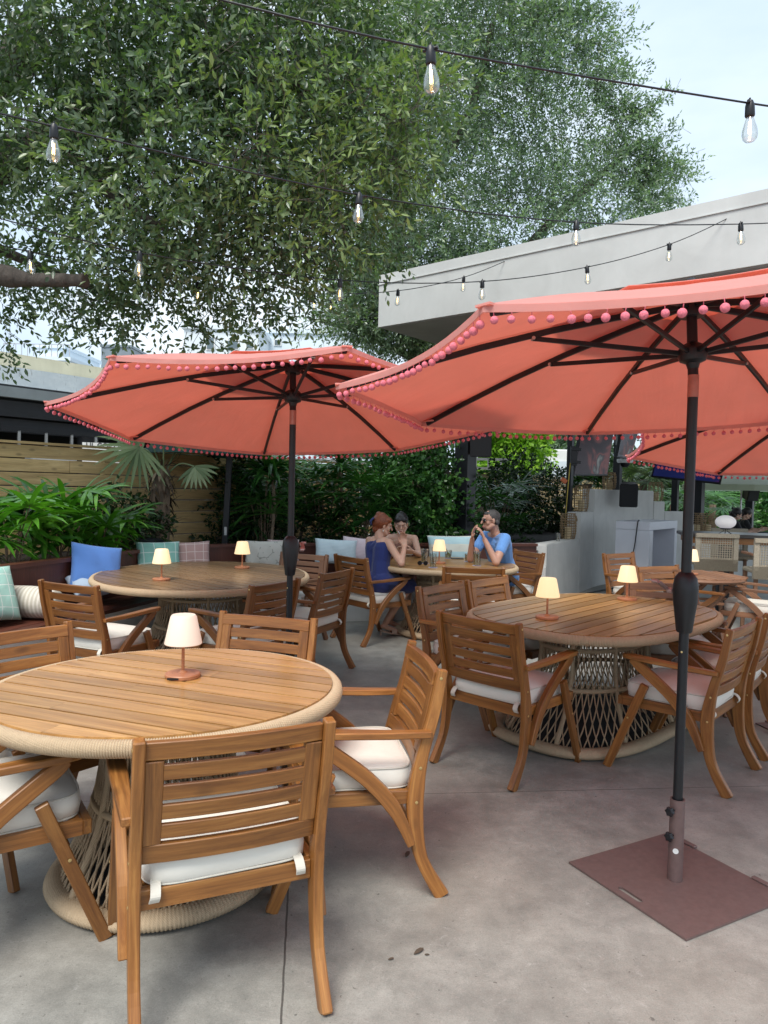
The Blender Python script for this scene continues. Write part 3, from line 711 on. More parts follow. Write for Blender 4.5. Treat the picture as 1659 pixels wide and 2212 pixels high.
# small slatted folding table
ft = thing('side_table', 'small round slatted table with crossed legs at the right behind the umbrella pole', 'table', (3.17, 7.42, 0), R(10))
mb = MB()
for k in range(-4, 5):
    x = k * .1; hh = math.sqrt(max(.48 ** 2 - x * x, .01)); 
    if hh > .1: mb.box((x, 0, .735), (.088, hh * 2 * .97, .022), axis=1)
mb.build('tabletop', TEAKR, ft, bevel=.003)
rg = MB(); rg.tube([(.47 * math.cos(2 * math.pi * j / 40), .47 * math.sin(2 * math.pi * j / 40), .718) for j in range(40)], .022, 6, closed=True); rg.build('rim', TEAKR, ft, smooth=40)
for s in (-1, 1):
    MB().beam((-.38, s * .2, .02), (.36, s * .2, .70), .04, .04, up=(0, 1, 0)).build('leg', TEAKR, ft, bevel=.003)
    MB().beam((.38, s * .16, .02), (-.36, s * .16, .70), .04, .04, up=(0, 1, 0)).build('leg', TEAKR, ft, bevel=.003)

# ------------------------------------------------------------ table lamps
def make_lamp(shade):
    l = thing('table_lamp', '', 'lamp')
    MB().lathe([(0, 0), (.068, 0), (.071, .004), (.071, .014), (.067, .018), (.02, .020), (.010, .028), (0, .028)], 32).build('base', LAMPW, l, smooth=35)
    MB().lathe([(.0, .02), (.0068, .02), (.0062, .16), (0, .16)], 12).build('stem', LAMPW, l, smooth=35)
    s = MB().lathe([(.072, .136), (.0745, .139), (.052, .246), (.046, .254), (0, .256), (0, .252), (.045, .250), (.050, .243), (.0715, .139), (.072, .136)], 40).build('lamp_shade', shade, l, smooth=35)
    return l
lp = make_lamp(SHADEP); lp.location = (-.80, 2.93, .757); lp['label'] = 'pale unlit-looking lamp with white shade on the nearest table'; lp['group'] = 'wooden table lamps'
MB().box((-.02, -.0705, .009), (.045, .004, .008)).build('control_panel', BLACKP, lp)
lq = make_lamp(SHADEW)
for i, (x, y, lab) in enumerate([(-1.79, 5.88, 'glowing lamp on the near side of the rear left table'), (-1.33, 6.87, 'glowing lamp on the far side of the rear left table'),
        (1.03, 4.51, 'glowing lamp on the near left part of the rounded right-hand table'), (1.82, 5.39, 'glowing lamp at the far edge of the rounded right-hand table'),
        (.60, 7.75, 'glowing lamp half hidden among the drinks by the seated people'), (3.12, 7.35, 'glowing lamp on the small round slatted table')]):
    o = lq if i == 0 else copy_tree(lq); o.location = (x, y, .757 if i < 5 else .747); o.rotation_euler = (0, 0, i * 1.1); o['label'] = lab; o['group'] = 'wooden table lamps'

# ------------------------------------------------------------ umbrellas
def make_umbrella(label, cx, cy, bx, by, zc, Rr, phi, lx, ly, plate_rot, canvas=CORAL, poms=100, hide_base=False, crank_rot=0., with_pom=True):
    t = thing('patio_umbrella', label, 'umbrella', (bx, by, 0))
    ox, oy = cx - bx, cy - by; AZ = zc + .325          # apex height
    hub = V((ox, oy, zc)); n_ = V((-lx, -ly, 1)).normalized(); TQ = V((0, 0, 1)).rotation_difference(n_).to_matrix()
    def T(p): return TQ @ V(p) + hub             # canopy frame: z=0 at the corners
    ang = [phi - k * math.pi / 4 for k in range(8)]
    def rib(a, s, dz=0.):                          # point on a rib, s 0..1
        z = .325 * (1 - s) + .030 * math.sin(math.pi * s); return V((Rr * s * math.cos(a), Rr * s * math.sin(a), z + dz))
    def cpt(k, s, f, dz=0.):
        a = rib(ang[k], s); b = rib(ang[(k + 1) % 8], s); p = a.lerp(b, f); bow = 4 * f * (1 - f)
        c = V((p.x, p.y, 0)); p = p - c * .045 * bow * s ** 2 - V((0, 0, .018 * bow * s)) + V((0, 0, dz)); return p
    ns, nf = 16, 10
    def shell(s0, s1, dz0, dz1, th=.0022):
        mb = MB()
        for k in range(8):
            vs = []; gs = []
            for side in (0, 1):
                for i in range(ns + 1):
                    for j in range(nf + 1):
                        s = s0 + (s1 - s0) * i / ns; dz = dz0 + (dz1 - dz0) * i / ns; wr = .0025 * math.sin(9 * s * 3.1 + k * 2) * math.sin(j * 1.3 + 7 * s + k) * (4 * (j / nf) * (1 - j / nf))
                        vs.append(T(cpt(k, s, j / nf, dz + wr + th * side))); gs.append((s * Rr, (j / nf - .5) * s, 0))
            m_ = (ns + 1) * (nf + 1); fs = []
            for i in range(ns):
                for j in range(nf):
                    a = i * (nf + 1) + j; fs.append((a, a + 1, a + nf + 2, a + nf + 1)); fs.append((m_ + a + nf + 1, m_ + a + nf + 2, m_ + a + 1, m_ + a))
            for j in range(nf): a = ns * (nf + 1) + j; fs.append((a, a + 1, m_ + a + 1, m_ + a)); fs.append((j + 1, j, m_ + j, m_ + j + 1))
            mb.add(vs, fs, gs, tone=.5)
        return mb
    cp = shell(.13, 1., 0, 0).build('canopy', canvas, t, smooth=35)
    shell(.02, .40, .012, .022).build('vent_cap', canvas, cp, smooth=35)
    hem = MB()
    for k in range(8):
        P = [T(cpt(k, 1, j / 12)) - V((0, 0, .008)) for j in range(13)]; hem.sweep(P, .003, .02)
    hem.build('hem', canvas, cp)
    for k in range(8):
        ps = MB(); a = ang[k]; c = rib(a, .97); ps.box(T(c + V((0, 0, -.012))), (.09, .045, .006), TQ @ M.Rotation(a, 3, 'Z')); ps.build('rib_pocket', canvas, cp)
    if with_pom:
        pts = []
        for k in range(8):
            for j in range(24): pts.append(T(cpt(k, 1, (j + .5) / 24)))
        camp = V((-bx, -by, CH)); order = sorted(range(len(pts)), key=lambda i: (pts[i] - camp).length)
        vis = [i for i in order if abs((pts[i].x + bx) / max(pts[i].y + by, .1)) < .56] ; rest = [i for i in order if i not in set(vis)]
        seq = vis + rest
        pm = MB(); pm.tube([(0, 0, 0), (.001, 0, -.018)], .0012, 4); pm.ball((0, 0, -.028), .0108, 10, 7); m0 = pm.build('pompom', POM, t, smooth=0); me = m0.data
        for i, j in enumerate(seq[:100]):
            o = m0 if i == 0 else bpy.data.objects.new('pompom', me)
            if i: COL.objects.link(o); o.parent = t
            o.location = pts[j] - V((0, 0, .01)); o.rotation_euler = (random.uniform(-.15, .15), random.uniform(-.15, .15), random.uniform(0, 6)); s_ = random.uniform(.9, 1.1); o.scale = (s_, s_, s_)
        if len(seq) > 100:
            rs = MB()
            for j in seq[100:]:
                p = pts[j] - V((0, 0, .01)); rs.tube([p, p - V((0, 0, .018))], .0012, 4); rs.ball(p - V((0, 0, .029)), .0108 * random.uniform(.85, 1.15), 8, 6)
            o = rs.build('pompom_fringe', POM, t, smooth=0); o['kind'] = 'stuff'
    # frame
    HZ = .115                                       # runner height over the corners
    for k in range(8):
        P = [T(rib(ang[k], s, -.020)) for s in (.035, .2, .4, .6, .8, .975)]
        rb = MB().sweep(P, .016, .024).build('rib', BLACK, t, bevel=.003)
        a = ang[k]; j_ = rib(a, .45, -.034); h_ = V((.05 * math.cos(a), .05 * math.sin(a), HZ))
        MB().beam(T(h_), T(j_), .013, .018).build('strut', BLACK, rb, bevel=.002)
        MB().lathe([(0, -.013), (.007, -.013), (.007, .013), (0, .013)], 10, T(j_), ax=TQ @ V((-math.sin(a), math.cos(a), 0))).build('rivet', STEEL, rb)
    MB().lathe([(0, -.06), (.02, -.06), (.026, -.04), (.048, -.03), (.055, -.012), (.055, .012), (.04, .03), (.022, .04), (0, .04)], 24, T((0, 0, HZ)), ax=n_).build('runner', BLACK, t, smooth=35)
    MB().lathe([(0, -.03), (.045, -.03), (.05, -.01), (.045, .02), (0, .03)], 20, T((0, 0, .285)), ax=n_).build('top_hub', BLACK, t, smooth=35)
    MB().lathe([(0, -.0), (.012, 0), (.02, .02), (.022, .035), (.012, .05), (0, .055)], 16, T((0, 0, .355)), ax=n_).build('finial', BLACK, t, smooth=35)
    jz = zc + .01
    MB().tube([T((0, 0, .02)), T((0, 0, .30))], .0195, 20).build('upper_pole', BLACK, t, smooth=40)
    MB().tube([V((ox, oy, zc - .055)), V((ox, oy, zc + .03))], .0205, 20).build('tilt_joint', m_plain('pinkish_metal', (.42, .20, .16), .35, .5), t, smooth=40)
    MB().tube([V((ox * .62, oy * .62, 1.20)), V((ox, oy, zc - .05))], .0195, 20).build('middle_pole', BLACK, t, smooth=40)
    cz = 1.13; cxy = V((ox * .6, oy * .6, 0))
    cr_ = MB(); kk = 18; vs = []; 
    prof = [(-.125, .022, .026), (-.118, .026, .030), (-.06, .031, .038), (.0, .036, .047), (.05, .037, .050), (.09, .032, .044), (.108, .024, .028), (.112, .021, .021)]
    for z, rx, ry in prof:
        for j in range(kk): x_, y_ = super_pt(rx, ry, 2.6, 2 * math.pi * j / kk); vs.append((x_, y_, z))
    fs = [(i * kk + j, i * kk + (j + 1) % kk, (i + 1) * kk + (j + 1) % kk, (i + 1) * kk + j) for i in range(len(prof) - 1) for j in range(kk)] + [tuple(range(kk))[::-1], tuple((len(prof) - 1) * kk + j for j in range(kk))]
    qz = M.Rotation(crank_rot, 3, 'Z'); vs = [qz @ V(v) + cxy + V((0, 0, cz)) for v in vs]
    cr_.add(vs, fs); ck = cr_.build('crank_housing', BLACKP, t, smooth=35)
    hd = MB(); q0 = qz @ V((0, .06, .03)) + cxy + V((0, 0, cz)); q1 = qz @ V((0, .085, .03)) + cxy + V((0, 0, cz)); q2 = qz @ V((-.05, .092, .065)) + cxy + V((0, 0, cz))
    hd.tube([q0, q1], .012, 12); hd.sweep([q1, q2], .022, .010); hd.tube([q2, q2 + (qz @ V((0, .03, 0)))], .008, 10); hd.build('crank_handle', m_plain('pinkish_metal_handle', (.5, .35, .33), .35, .6), ck)
    MB().tube([V((0, 0, .02)), V((0, 0, .345)), cxy + V((0, 0, 1.02))], .0185, 20).build('lower_pole', BLACK, t, smooth=40)
    MB().lathe([(0, 0), (.004, 0), (.004, .002), (0, .003)], 8, cxy * .9 + V((-.012, -.0145, .93)), ax=(-.5, -.8, 0)).build('screw', BRASS, t)
    # base
    q = M.Rotation(plate_rot, 3, 'Z'); s = .29; bt = thing_part('base', t)
    outline = [(-s, -s), (s, -s), (s, s), (-s, s)]; bmp = bmesh.new()
    slot = [(x_, y_) for x_, y_ in [(-.048, .236), (.048, .236), (.060, .248), (.048, .260), (-.048, .260), (-.060, .248)]]
    sl2 = [(y_ - .0, x_) for x_, y_ in []]
    ov = [bmp.verts.new(q @ V((x_, y_, .002))) for x_, y_ in outline]; oe = [bmp.edges.new((ov[i], ov[(i + 1) % 4])) for i in range(4)]
    sv = [bmp.verts.new(q @ V((x_, -y_, .002))) for x_, y_ in slot]; se = [bmp.edges.new((sv[i], sv[(i + 1) % 6])) for i in range(6)]
    bmesh.ops.triangle_fill(bmp, use_beauty=True, edges=oe + se)
    r_ = bmesh.ops.extrude_face_region(bmp, geom=bmp.faces[:]); bmesh.ops.translate(bmp, vec=(0, 0, .008), verts=[e for e in r_['geom'] if isinstance(e, bmesh.types.BMVert)])
    bmesh.ops.recalc_face_normals(bmp, faces=bmp.faces); me = bpy.data.meshes.new('base_plate'); bmp.to_mesh(me); bmp.free(); me.materials.append(BROWNM)
    po = bpy.data.objects.new('base_plate', me); COL.objects.link(po); po.parent = bt
    for x_ in (-.17, .17): MB().box(q @ V((x_, s + .004, .014)), (.075, .022, .012), q).build('grip', BROWNM, bt, bevel=.004)
    MB().lathe([(.0245, .0105), (.0285, .0105), (.0285, .335), (.0235, .335), (.0235, .3), (.0245, .0105)], 28).build('tube', BROWNM, bt, smooth=35)
    for z in (.295, .195):
        kn = MB(); d = V((-.80, -.6, 0)).normalized(); c_ = d * .046 + V((0, 0, z)); kn.tube([d * .026 + V((0, 0, z)), c_], .006, 10)
        nn_ = 24; vs = []; tq = d.to_track_quat('Z', 'Y').to_matrix()
        for zz, rr_ in ((0, .7), (.002, 1), (.012, 1), (.015, .75)):
            for j in range(nn_): a_ = 2 * math.pi * j / nn_; r2 = .017 * rr_ * (1 + .14 * math.cos(6 * a_)); vs.append(tq @ V((r2 * math.cos(a_), r2 * math.sin(a_), zz)) + c_)
        fs = [(i * nn_ + j, i * nn_ + (j + 1) % nn_, (i + 1) * nn_ + (j + 1) % nn_, (i + 1) * nn_ + j) for i in range(3) for j in range(nn_)] + [tuple(range(nn_))[::-1], tuple(3 * nn_ + j for j in range(nn_))]
        kn.add(vs, fs); kn.build('knob', BLACKP, bt, smooth=40)
    st = MB().lathe([(0, .0), (.011, .0), (.011, .0006), (0, .0006)], 20, V((-.40, -.916, 0)) * .0284 + V((0, 0, .135)), ax=(-.40, -.916, 0)); st.build('sticker', WHITEP, bt)
    return t
def thing_part(name, parent):
    o = bpy.data.objects.new(name, None); COL.objects.link(o); o.parent = parent; return o
make_umbrella('front coral umbrella with pink pompom trim, on a brown square base plate at the right', 1.178, 2.817, 1.195, 2.86, 1.974, 1.372, -2.329, .035, -.059, R(-61.5), crank_rot=R(25))
make_umbrella('coral umbrella with pink pompom trim above the rear left table', -.556, 4.353, -.56, 4.40, 1.963, 1.353, -2.065, .035, -.12, .4, crank_rot=R(-60))
make_umbrella('coral umbrella mostly cut off by the right edge, behind the front one', 2.90, 4.604, 2.90, 4.68, 1.942, 1.383, 2.499 + math.pi / 4 * 4, -.012, -.157, .2)
# ------------------------------------------------------------ string lights
def string_light(label, pts, bulbs, sag_pts=6, lit=True):
    """pts: cable way-points (px, py, distance); bulbs: indices of the way-points that carry a lamp"""
    W_ = [at(x, y, Y=d) for x, y, d in pts]; r0 = W_[0]
    root = thing('string_light', label, 'string light', r0, 0, 'festoon cables over the patio')
    P = cr([p - r0 for p in W_], sag_pts); MB().tube(P, .0042, 6).build('cable', BLACKP, root, smooth=0)
    for i in bulbs:
        p = W_[i] - r0; a_ = random.uniform(0, 6); tilt = (random.uniform(-.09, .09), random.uniform(-.09, .09), a_)
        s = MB(); s.lathe([(0, .012), (.012, .010), (.016, .0), (.019, -.012), (.0205, -.05), (.0185, -.055), (0, -.055)], 16); s.tube([(-.03, 0, .0), (.03, 0, 0)], .0065, 8); s.tube([(0, 0, .0), (0, .0, .022)], .004, 6)
        so_ = s.build('lamp_holder', BLACKP, root, smooth=40); so_.location = p; so_.rotation_euler = tilt
        MB().lathe([(.0135, -.050), (.015, -.062), (.022, -.085), (.0295, -.110), (.0315, -.130), (.028, -.147), (.018, -.158), (0, -.162)], 20).build('bulb', GLASS, so_, smooth=0)
        f = MB(); 
        for k in range(4): f.tube([(.004 * math.cos(k * 1.57), .004 * math.sin(k * 1.57), -.075), (.006 * math.cos(k * 1.57 + .5), .006 * math.sin(k * 1.57 + .5), -.125)], .0011, 5)
        f.build('filament', FIL, so_); MB().tube([(0, 0, -.05), (0, 0, -.078)], .0035, 8).build('bulb_stem', STEEL, so_)
    return root
string_light('highest nearest light cable crossing from top centre to the right edge with two big bulbs', [(380, -25, 2.7), (930, 106, 2.8), (1620, 223, 3.15), (1760, 238, 3.3)], [1, 2])
string_light('second light cable from the left edge to the right edge with four bulbs', [(-90, 220, 3.2), (117, 273, 3.4), (776, 421, 4.1), (1245, 480, 5.0), (1600, 484, 5.7), (1800, 472, 6.2)], [1, 2, 3, 4])
string_light('third light cable sagging from the left edge up to the roof slab, six bulbs', [(-80, 450, 4.4), (302, 546, 4.9), (735, 605, 5.6), (1042, 608, 6.5), (1268, 577, 7.0), (1446, 528, 7.15), (1583, 466, 7.15), (1602, 450, 7.12)], [1, 2, 3, 4, 5, 6])
string_light('fourth light cable ending halfway along the roof slab near the left umbrella top', [(-80, 505, 5.0), (65, 544, 5.3), (428, 612, 6.2), (678, 634, 7.0), (860, 628, 7.9), (1002, 599, 8.5), (1114, 554, 8.80), (1122, 548, 8.82)], [1, 2, 3, 4, 5, 6])
string_light('lowest farthest light cable under the tree ending at the corner of the roof slab', [(60, 560, 6.5), (237, 628, 7.0), (420, 655, 7.7), (600, 665, 8.2), (715, 648, 8.8), (806, 628, 9.9)], [1, 3, 4])

# ------------------------------------------------------------ foliage
def tri_mesh(name, mat, parent, Vx, Fx, tone, kind=3):
    me = bpy.data.meshes.new(name); nv = len(Vx); nf = len(Fx)
    me.vertices.add(nv); me.vertices.foreach_set('co', Vx.astype('f').ravel())
    me.loops.add(nf * 3); me.loops.foreach_set('vertex_index', Fx.astype('i').ravel())
    me.polygons.add(nf); me.polygons.foreach_set('loop_start', np.arange(0, nf * 3, 3, dtype='i')); me.polygons.foreach_set('loop_total', np.full(nf, 3, 'i'))
    me.update(calc_edges=True); a = me.attributes.new('tone', 'FLOAT', 'POINT'); a.data.foreach_set('value', tone.astype('f'))
    me.polygons.foreach_set('use_smooth', np.ones(nf, bool)); me.materials.append(mat); me.validate()
    o = bpy.data.objects.new(name, me); COL.objects.link(o)
    if parent is not None: o.parent = parent
    return o
def nrm(a): return a / np.maximum(np.linalg.norm(a, axis=1, keepdims=True), 1e-9)
def leaf_arrays(B, D, Ll, Wd, tone, cup=.25, fat=.5):
    """pointed leaves folded along the midrib; B base, D direction"""
    n = len(B); rnd = nrm(rng.normal(size=(n, 3)) + np.array([0, 0, .35])); S = nrm(np.cross(D, rnd)); Nn = np.cross(S, D)
    Ll = Ll[:, None]; Wd = Wd[:, None]
    v0 = B; v1 = B + D * Ll * fat * .7 + S * Wd * .8 + Nn * Wd * cup; v2 = B + D * Ll * (fat * .7 + .28) + S * Wd * .75 + Nn * Wd * cup * .8; v3 = B + D * Ll - Nn * Ll * .06
    v4 = B + D * Ll * (fat * .7 + .28) - S * Wd * .75 + Nn * Wd * cup * .8; v5 = B + D * Ll * fat * .7 - S * Wd * .8 + Nn * Wd * cup
    Vx = np.stack([v0, v1, v2, v3, v4, v5], 1).reshape(-1, 3); i = np.arange(n)[:, None] * 6
    Fx = np.concatenate([i + [0, 1, 2], i + [0, 2, 3], i + [0, 3, 4], i + [0, 4, 5]], 0); return Vx, Fx, np.repeat(tone, 6)
def leaf_arrays4(B, D, Ll, Wd, tone, cup=.3):
    n = len(B); rnd = nrm(rng.normal(size=(n, 3)) + np.array([0, 0, .35])); S = nrm(np.cross(D, rnd)); Nn = np.cross(S, D)
    Ll = Ll[:, None]; Wd = Wd[:, None]; m_ = B + D * Ll * .5 + Nn * Wd * cup
    Vx = np.stack([B, m_ + S * Wd, B + D * Ll, m_ - S * Wd], 1).reshape(-1, 3); i = np.arange(n)[:, None] * 4
    return Vx, np.concatenate([i + [0, 1, 2], i + [0, 2, 3]], 0), np.repeat(tone, 4)
def crown(name, mat, parent, blobs, dens, leaf, width, sprig=.28, per=9, quad=False, droop=.25, twigs=None, shell_bias=.5):
    """blobs: (centre, radius, squash); sprigs of leaves grow outwards through each blob's volume"""
    SB = []; SD = []; ST = []
    for (c, r, sq, k) in blobs:
        n = int(dens * r * r * k); u = nrm(rng.normal(size=(n, 3))); rad = rng.random(n) ** shell_bias
        lump = 1 + .22 * np.sin(u[:, 0] * 5 + r * 9) * np.cos(u[:, 2] * 6 + r * 3) + .12 * rng.normal(size=n) * (rng.random(n) > .8)
        p = u * (rad * r * lump)[:, None]; p[:, 2] *= sq; SB.append(p + np.array(c)); d = nrm(u * 1.0 + rng.normal(size=(n, 3)) * .55 + np.array([0, 0, -droop])); SD.append(d)
        ST.append(np.clip(.5 + .25 * rng.normal(size=n) * .6 + .15 * (rad - .7), 0, 1))
    SB = np.concatenate(SB); SD = np.concatenate(SD); ST = np.concatenate(ST); n = len(SB)
    sl_ = sprig * (.6 + .8 * rng.random(n)); side = nrm(np.cross(SD, rng.normal(size=(n, 3))))
    B = []; D = []; T_ = []
    for j in range(per):
        f = (j + .5) / per; b = SB + SD * (sl_ * f)[:, None] + np.array([0, 0, -1.]) * (droop * .25 * sl_ * f * f)[:, None]
        an = j * 2.4; bi = np.cross(SD, side); o_ = side * math.cos(an) + bi * math.sin(an)
        D.append(nrm(SD * (.55 + .5 * f) + o_ * (1. - .5 * f) + rng.normal(size=(n, 3)) * .22)); B.append(b); T_.append(np.clip(ST + .14 * rng.normal(size=n) + .18 * (f - .5), 0, 1))
    B = np.concatenate(B); D = np.concatenate(D); T_ = np.concatenate(T_); m_ = len(B)
    Ll = leaf * (.65 + .6 * rng.random(m_)); Wd = width * (.7 + .5 * rng.random(m_))
    Vx, Fx, tn = (leaf_arrays4 if quad else leaf_arrays)(B, D, Ll, Wd, T_)
    o = tri_mesh(name, mat, parent, Vx, Fx, tn)
    if twigs:
        idx_ = rng.choice(n, min(n, twigs), replace=False); a = SB[idx_] - SD[idx_] * .15; b = SB[idx_] + SD[idx_] * sl_[idx_][:, None]; s_ = side[idx_] * .0028; t_ = np.cross(SD[idx_], side[idx_]) * .0028
        Vt = np.stack([a + s_, a - s_ * .5 + t_, a - s_ * .5 - t_, b], 1).reshape(-1, 3); i = np.arange(len(idx_))[:, None] * 4
        tri_mesh('twigs', BARK, parent, Vt, np.concatenate([i + [0, 1, 3], i + [1, 2, 3], i + [2, 0, 3]], 0), np.zeros(len(Vt)))
    return o
def limb(mb, pts, r0, r1, n=10):
    P = cr(pts, 7); k = len(P); wob = [V((random.uniform(-1, 1), random.uniform(-1, 1), random.uniform(-1, 1))) * r0 * .12 for _ in P]
    mb.tube([p + w_ for p, w_ in zip(P, wob)], [r0 + (r1 - r0) * i / (k - 1) for i in range(k)], n)

# near oak: trunk off to the left, its crown hangs over the rear left table
oak = thing('oak_tree', 'large oak with big dark leaves hanging over the upper left, its sawn limb showing', 'tree')
tk = MB(); limb(tk, [(-5.6, 7.6, 0), (-5.4, 7.5, 1.6), (-5.1, 7.3, 3.0), (-4.4, 7.0, 4.4), (-3.2, 6.7, 5.6)], .34, .16, 14)
limb(tk, [(-5.1, 7.3, 2.9), (-4.2, 6.9, 3.9), (-3.0, 6.5, 4.6), (-1.8, 6.3, 4.9), (-.6, 6.2, 4.9)], .17, .05)
limb(tk, [(-4.9, 7.2, 3.4), (-4.2, 6.0, 4.2), (-3.2, 5.2, 4.9), (-2.0, 4.9, 5.3), (-.8, 4.9, 5.2)], .15, .05)
limb(tk, [(-4.3, 7.0, 4.5), (-2.9, 7.6, 5.2), (-1.4, 8.0, 5.5)], .13, .04); limb(tk, [(-3.0, 6.5, 4.6), (-2.3, 6.0, 3.9), (-1.7, 5.8, 3.5)], .06, .02); limb(tk, [(-4.2, 6.9, 3.9), (-3.3, 7.4, 3.6), (-2.5, 7.4, 3.3)], .06, .02)
tk.build('trunk', BARK, oak, smooth=60)
a = at(-160, 596, Y=6.0); b = at(60, 604, Y=5.75); c = at(186, 606, Y=5.6)
st_ = MB(); st_.tube(cr([V((-5.2, 7.35, 2.6)), a, b, c - (c - b) * .25, c - (c - b) * .08, c], 5), [.10] * 5 + [.085] * 5 + [.052] * 5 + [.046] * 5 + [.054] * 5 + [.046], 14); st_.build('sawn_limb', BARK, oak, smooth=60)
def bl(L_): return [(tuple(at(x, y, Y=d)), r, sq, k) for x, y, d, r, sq, k in L_]
crown('crown', LF_OAK, oak, bl([
    (430, 150, 6.2, 1.25, .95, 1), (120, 60, 6.0, 1.2, 1, 1), (700, 90, 6.6, 1.15, 1, 1), (640, 330, 6.0, .95, .9, 1), (330, 380, 5.6, .85, .9, 1), (820, 260, 6.6, .75, .9, .9),
    (560, 500, 5.8, .62, .8, .9), (760, 470, 6.3, .6, .8, .9), (60, 250, 6.2, .9, .9, .8), (430, 480, 5.9, .5, .8, .8), (640, 610, 6.2, .32, .8, .7),
    (230, 470, 6.4, .55, .8, .55), (40, 440, 6.4, .6, .9, .5), (350, 570, 6.4, .45, .8, .5), (140, 560, 6.5, .5, .8, .4), (500, 620, 6.6, .34, .8, .5),
    (0, 650, 6.3, .26, 1.3, .8), (10, 730, 6.3, .17, 1., .7), (215, 660, 6.2, .34, .7, .7), (265, 710, 6.2, .17, 1.2, .9), (340, 640, 6.3, .28, .8, .7), (440, 690, 6.4, .20, 1.5, 1.3), (290, 600, 6.3, .3, .8, .9), (180, 620, 6.3, .25, .8, .8), (520, 660, 6.4, .18, 1.2, .9), (60, 610, 6.2, .22, .8, .8), (455, 735, 6.4, .1, 1.3, .9), (110, 665, 6.2, .13, .8, .7), (560, 670, 6.6, .18, .9, .7), (600, 20, 6, 1.0, 1, 1), (250, -30, 6, 1.1, 1, .9)]),
    640, .066, .0165, .26, 10, twigs=2600, shell_bias=.42, droop=.35)
# lighter outer shoots of the same tree
crown('new_shoots', m_leaf('young_oak_leaves', (.10, .17, .06), (.17, .25, .09), (.28, .36, .14), .3, .4), oak, bl([(560, 330, 5.1, .35, .8, .5), (700, 420, 5.3, .35, .8, .5), (860, 250, 5.6, .45, 1, .8), (520, 120, 5.2, .4, .8, .3), (820, 380, 5.7, .35, 1, .6), (740, 200, 5.5, .4, .8, .4), (660, 520, 5.4, .25, .8, .6)]), 500, .075, .014, .32, 8, twigs=300, droop=.1)
# finer oak behind, in the middle
oak2 = thing('oak_tree', 'tall fine-leaved oak behind the hedge in the centre, reaching over the roof slab', 'tree')
tk = MB(); limb(tk, [(.95, 12.6, 0), (.9, 12.6, 1.8), (.6, 12.5, 3.6), (.1, 12.4, 5.0), (.2, 12.4, 6.6)], .24, .12, 14)
limb(tk, [(.55, 12.5, 3.5), (1.6, 12.3, 4.9), (3.0, 12.4, 6.4), (4.2, 12.6, 7.6)], .13, .04); limb(tk, [(.3, 12.4, 4.4), (-.7, 12.2, 5.6), (-1.2, 12.4, 7.5)], .12, .04)
limb(tk, [(.2, 12.4, 6.0), (1.2, 12.1, 7.6), (1.6, 12.2, 9.2)], .1, .04); limb(tk, [(1.6, 12.3, 4.9), (2.9, 12.2, 5.3), (4.2, 12.1, 5.9)], .06, .02); limb(tk, [(.6, 12.5, 3.7), (-.4, 12.2, 4.1), (-1.3, 12, 4.3)], .08, .02)
tk.build('trunk', BARK, oak2, smooth=60)
crown('crown', LF_OAK2, oak2, bl([
    (1000, 120, 12.2, 1.7, 1, 1), (1180, 250, 12.2, 1.5, 1, .7), (930, 420, 12.2, 1.25, 1, 1), (1120, 480, 12.0, 1.15, .9, .8), (1280, 420, 12.2, .95, .8, .55), (870, 560, 12.0, .9, .8, .9),
    (800, 640, 12.0, .75, .8, .8), (760, 540, 12.4, .7, 1, .6), (900, 700, 12.2, .55, .6, .8), (1010, 600, 12.2, .8, .7, .8), (1250, 110, 12.4, .85, 1, .35), (1380, 350, 12.2, .55, .8, .4), (1400, 440, 12.2, .45, .5, .6),
    (1080, -40, 12.3, 1.4, 1, .8), (1250, 560, 12.6, .6, .6, .6), (1330, 240, 12.3, .5, .8, .35), (700, 690, 12.0, .4, .5, .5), (850, 690, 11.8, .7, .6, 1.2), (780, 700, 11.8, .5, .6, 1.1), (890, 740, 11.8, .5, .5, 1.2), (830, 610, 11.9, .6, .8, 1.1), (1460, 390, 12.2, .28, .5, .35), (830, 60, 12.6, 1.2, 1, .7), (760, 330, 12.8, 1.2, 1, .5)]),
    760, .074, .016, .38, 10, quad=True, twigs=5000, shell_bias=.45, droop=.05)
# long thin outer twigs with leaves against the sky
SP = []
for (x, y, dx, dy) in [(1300, 100, 60, -10), (1330, 170, 75, -40), (1380, 210, 40, 50), (1400, 250, 75, -70), (1370, 300, 80, 40), (1420, 330, 70, -50), (1440, 400, 100, -35), (1430, 430, 90, 10), (1400, 380, 110, -60), (1290, 40, 60, -30), (1200, 15, 80, 10), (1450, 360, 70, -20)]:
    a = at(x - 50, y + 10, Y=12.1); b = at(x + dx * 1.0, y + dy, Y=12.0)
    for k in range(26):
        f = k / 25; SP.append((tuple(a.lerp(b, f) + V((random.gauss(0, .05), random.gauss(0, .05), random.gauss(0, .05)))), .10 * (1.3 - f), 1, 1))
crown('outer_twigs', LF_OAK2, oak2, SP, 620, .075, .015, .16, 6, quad=True, twigs=400, droop=0)

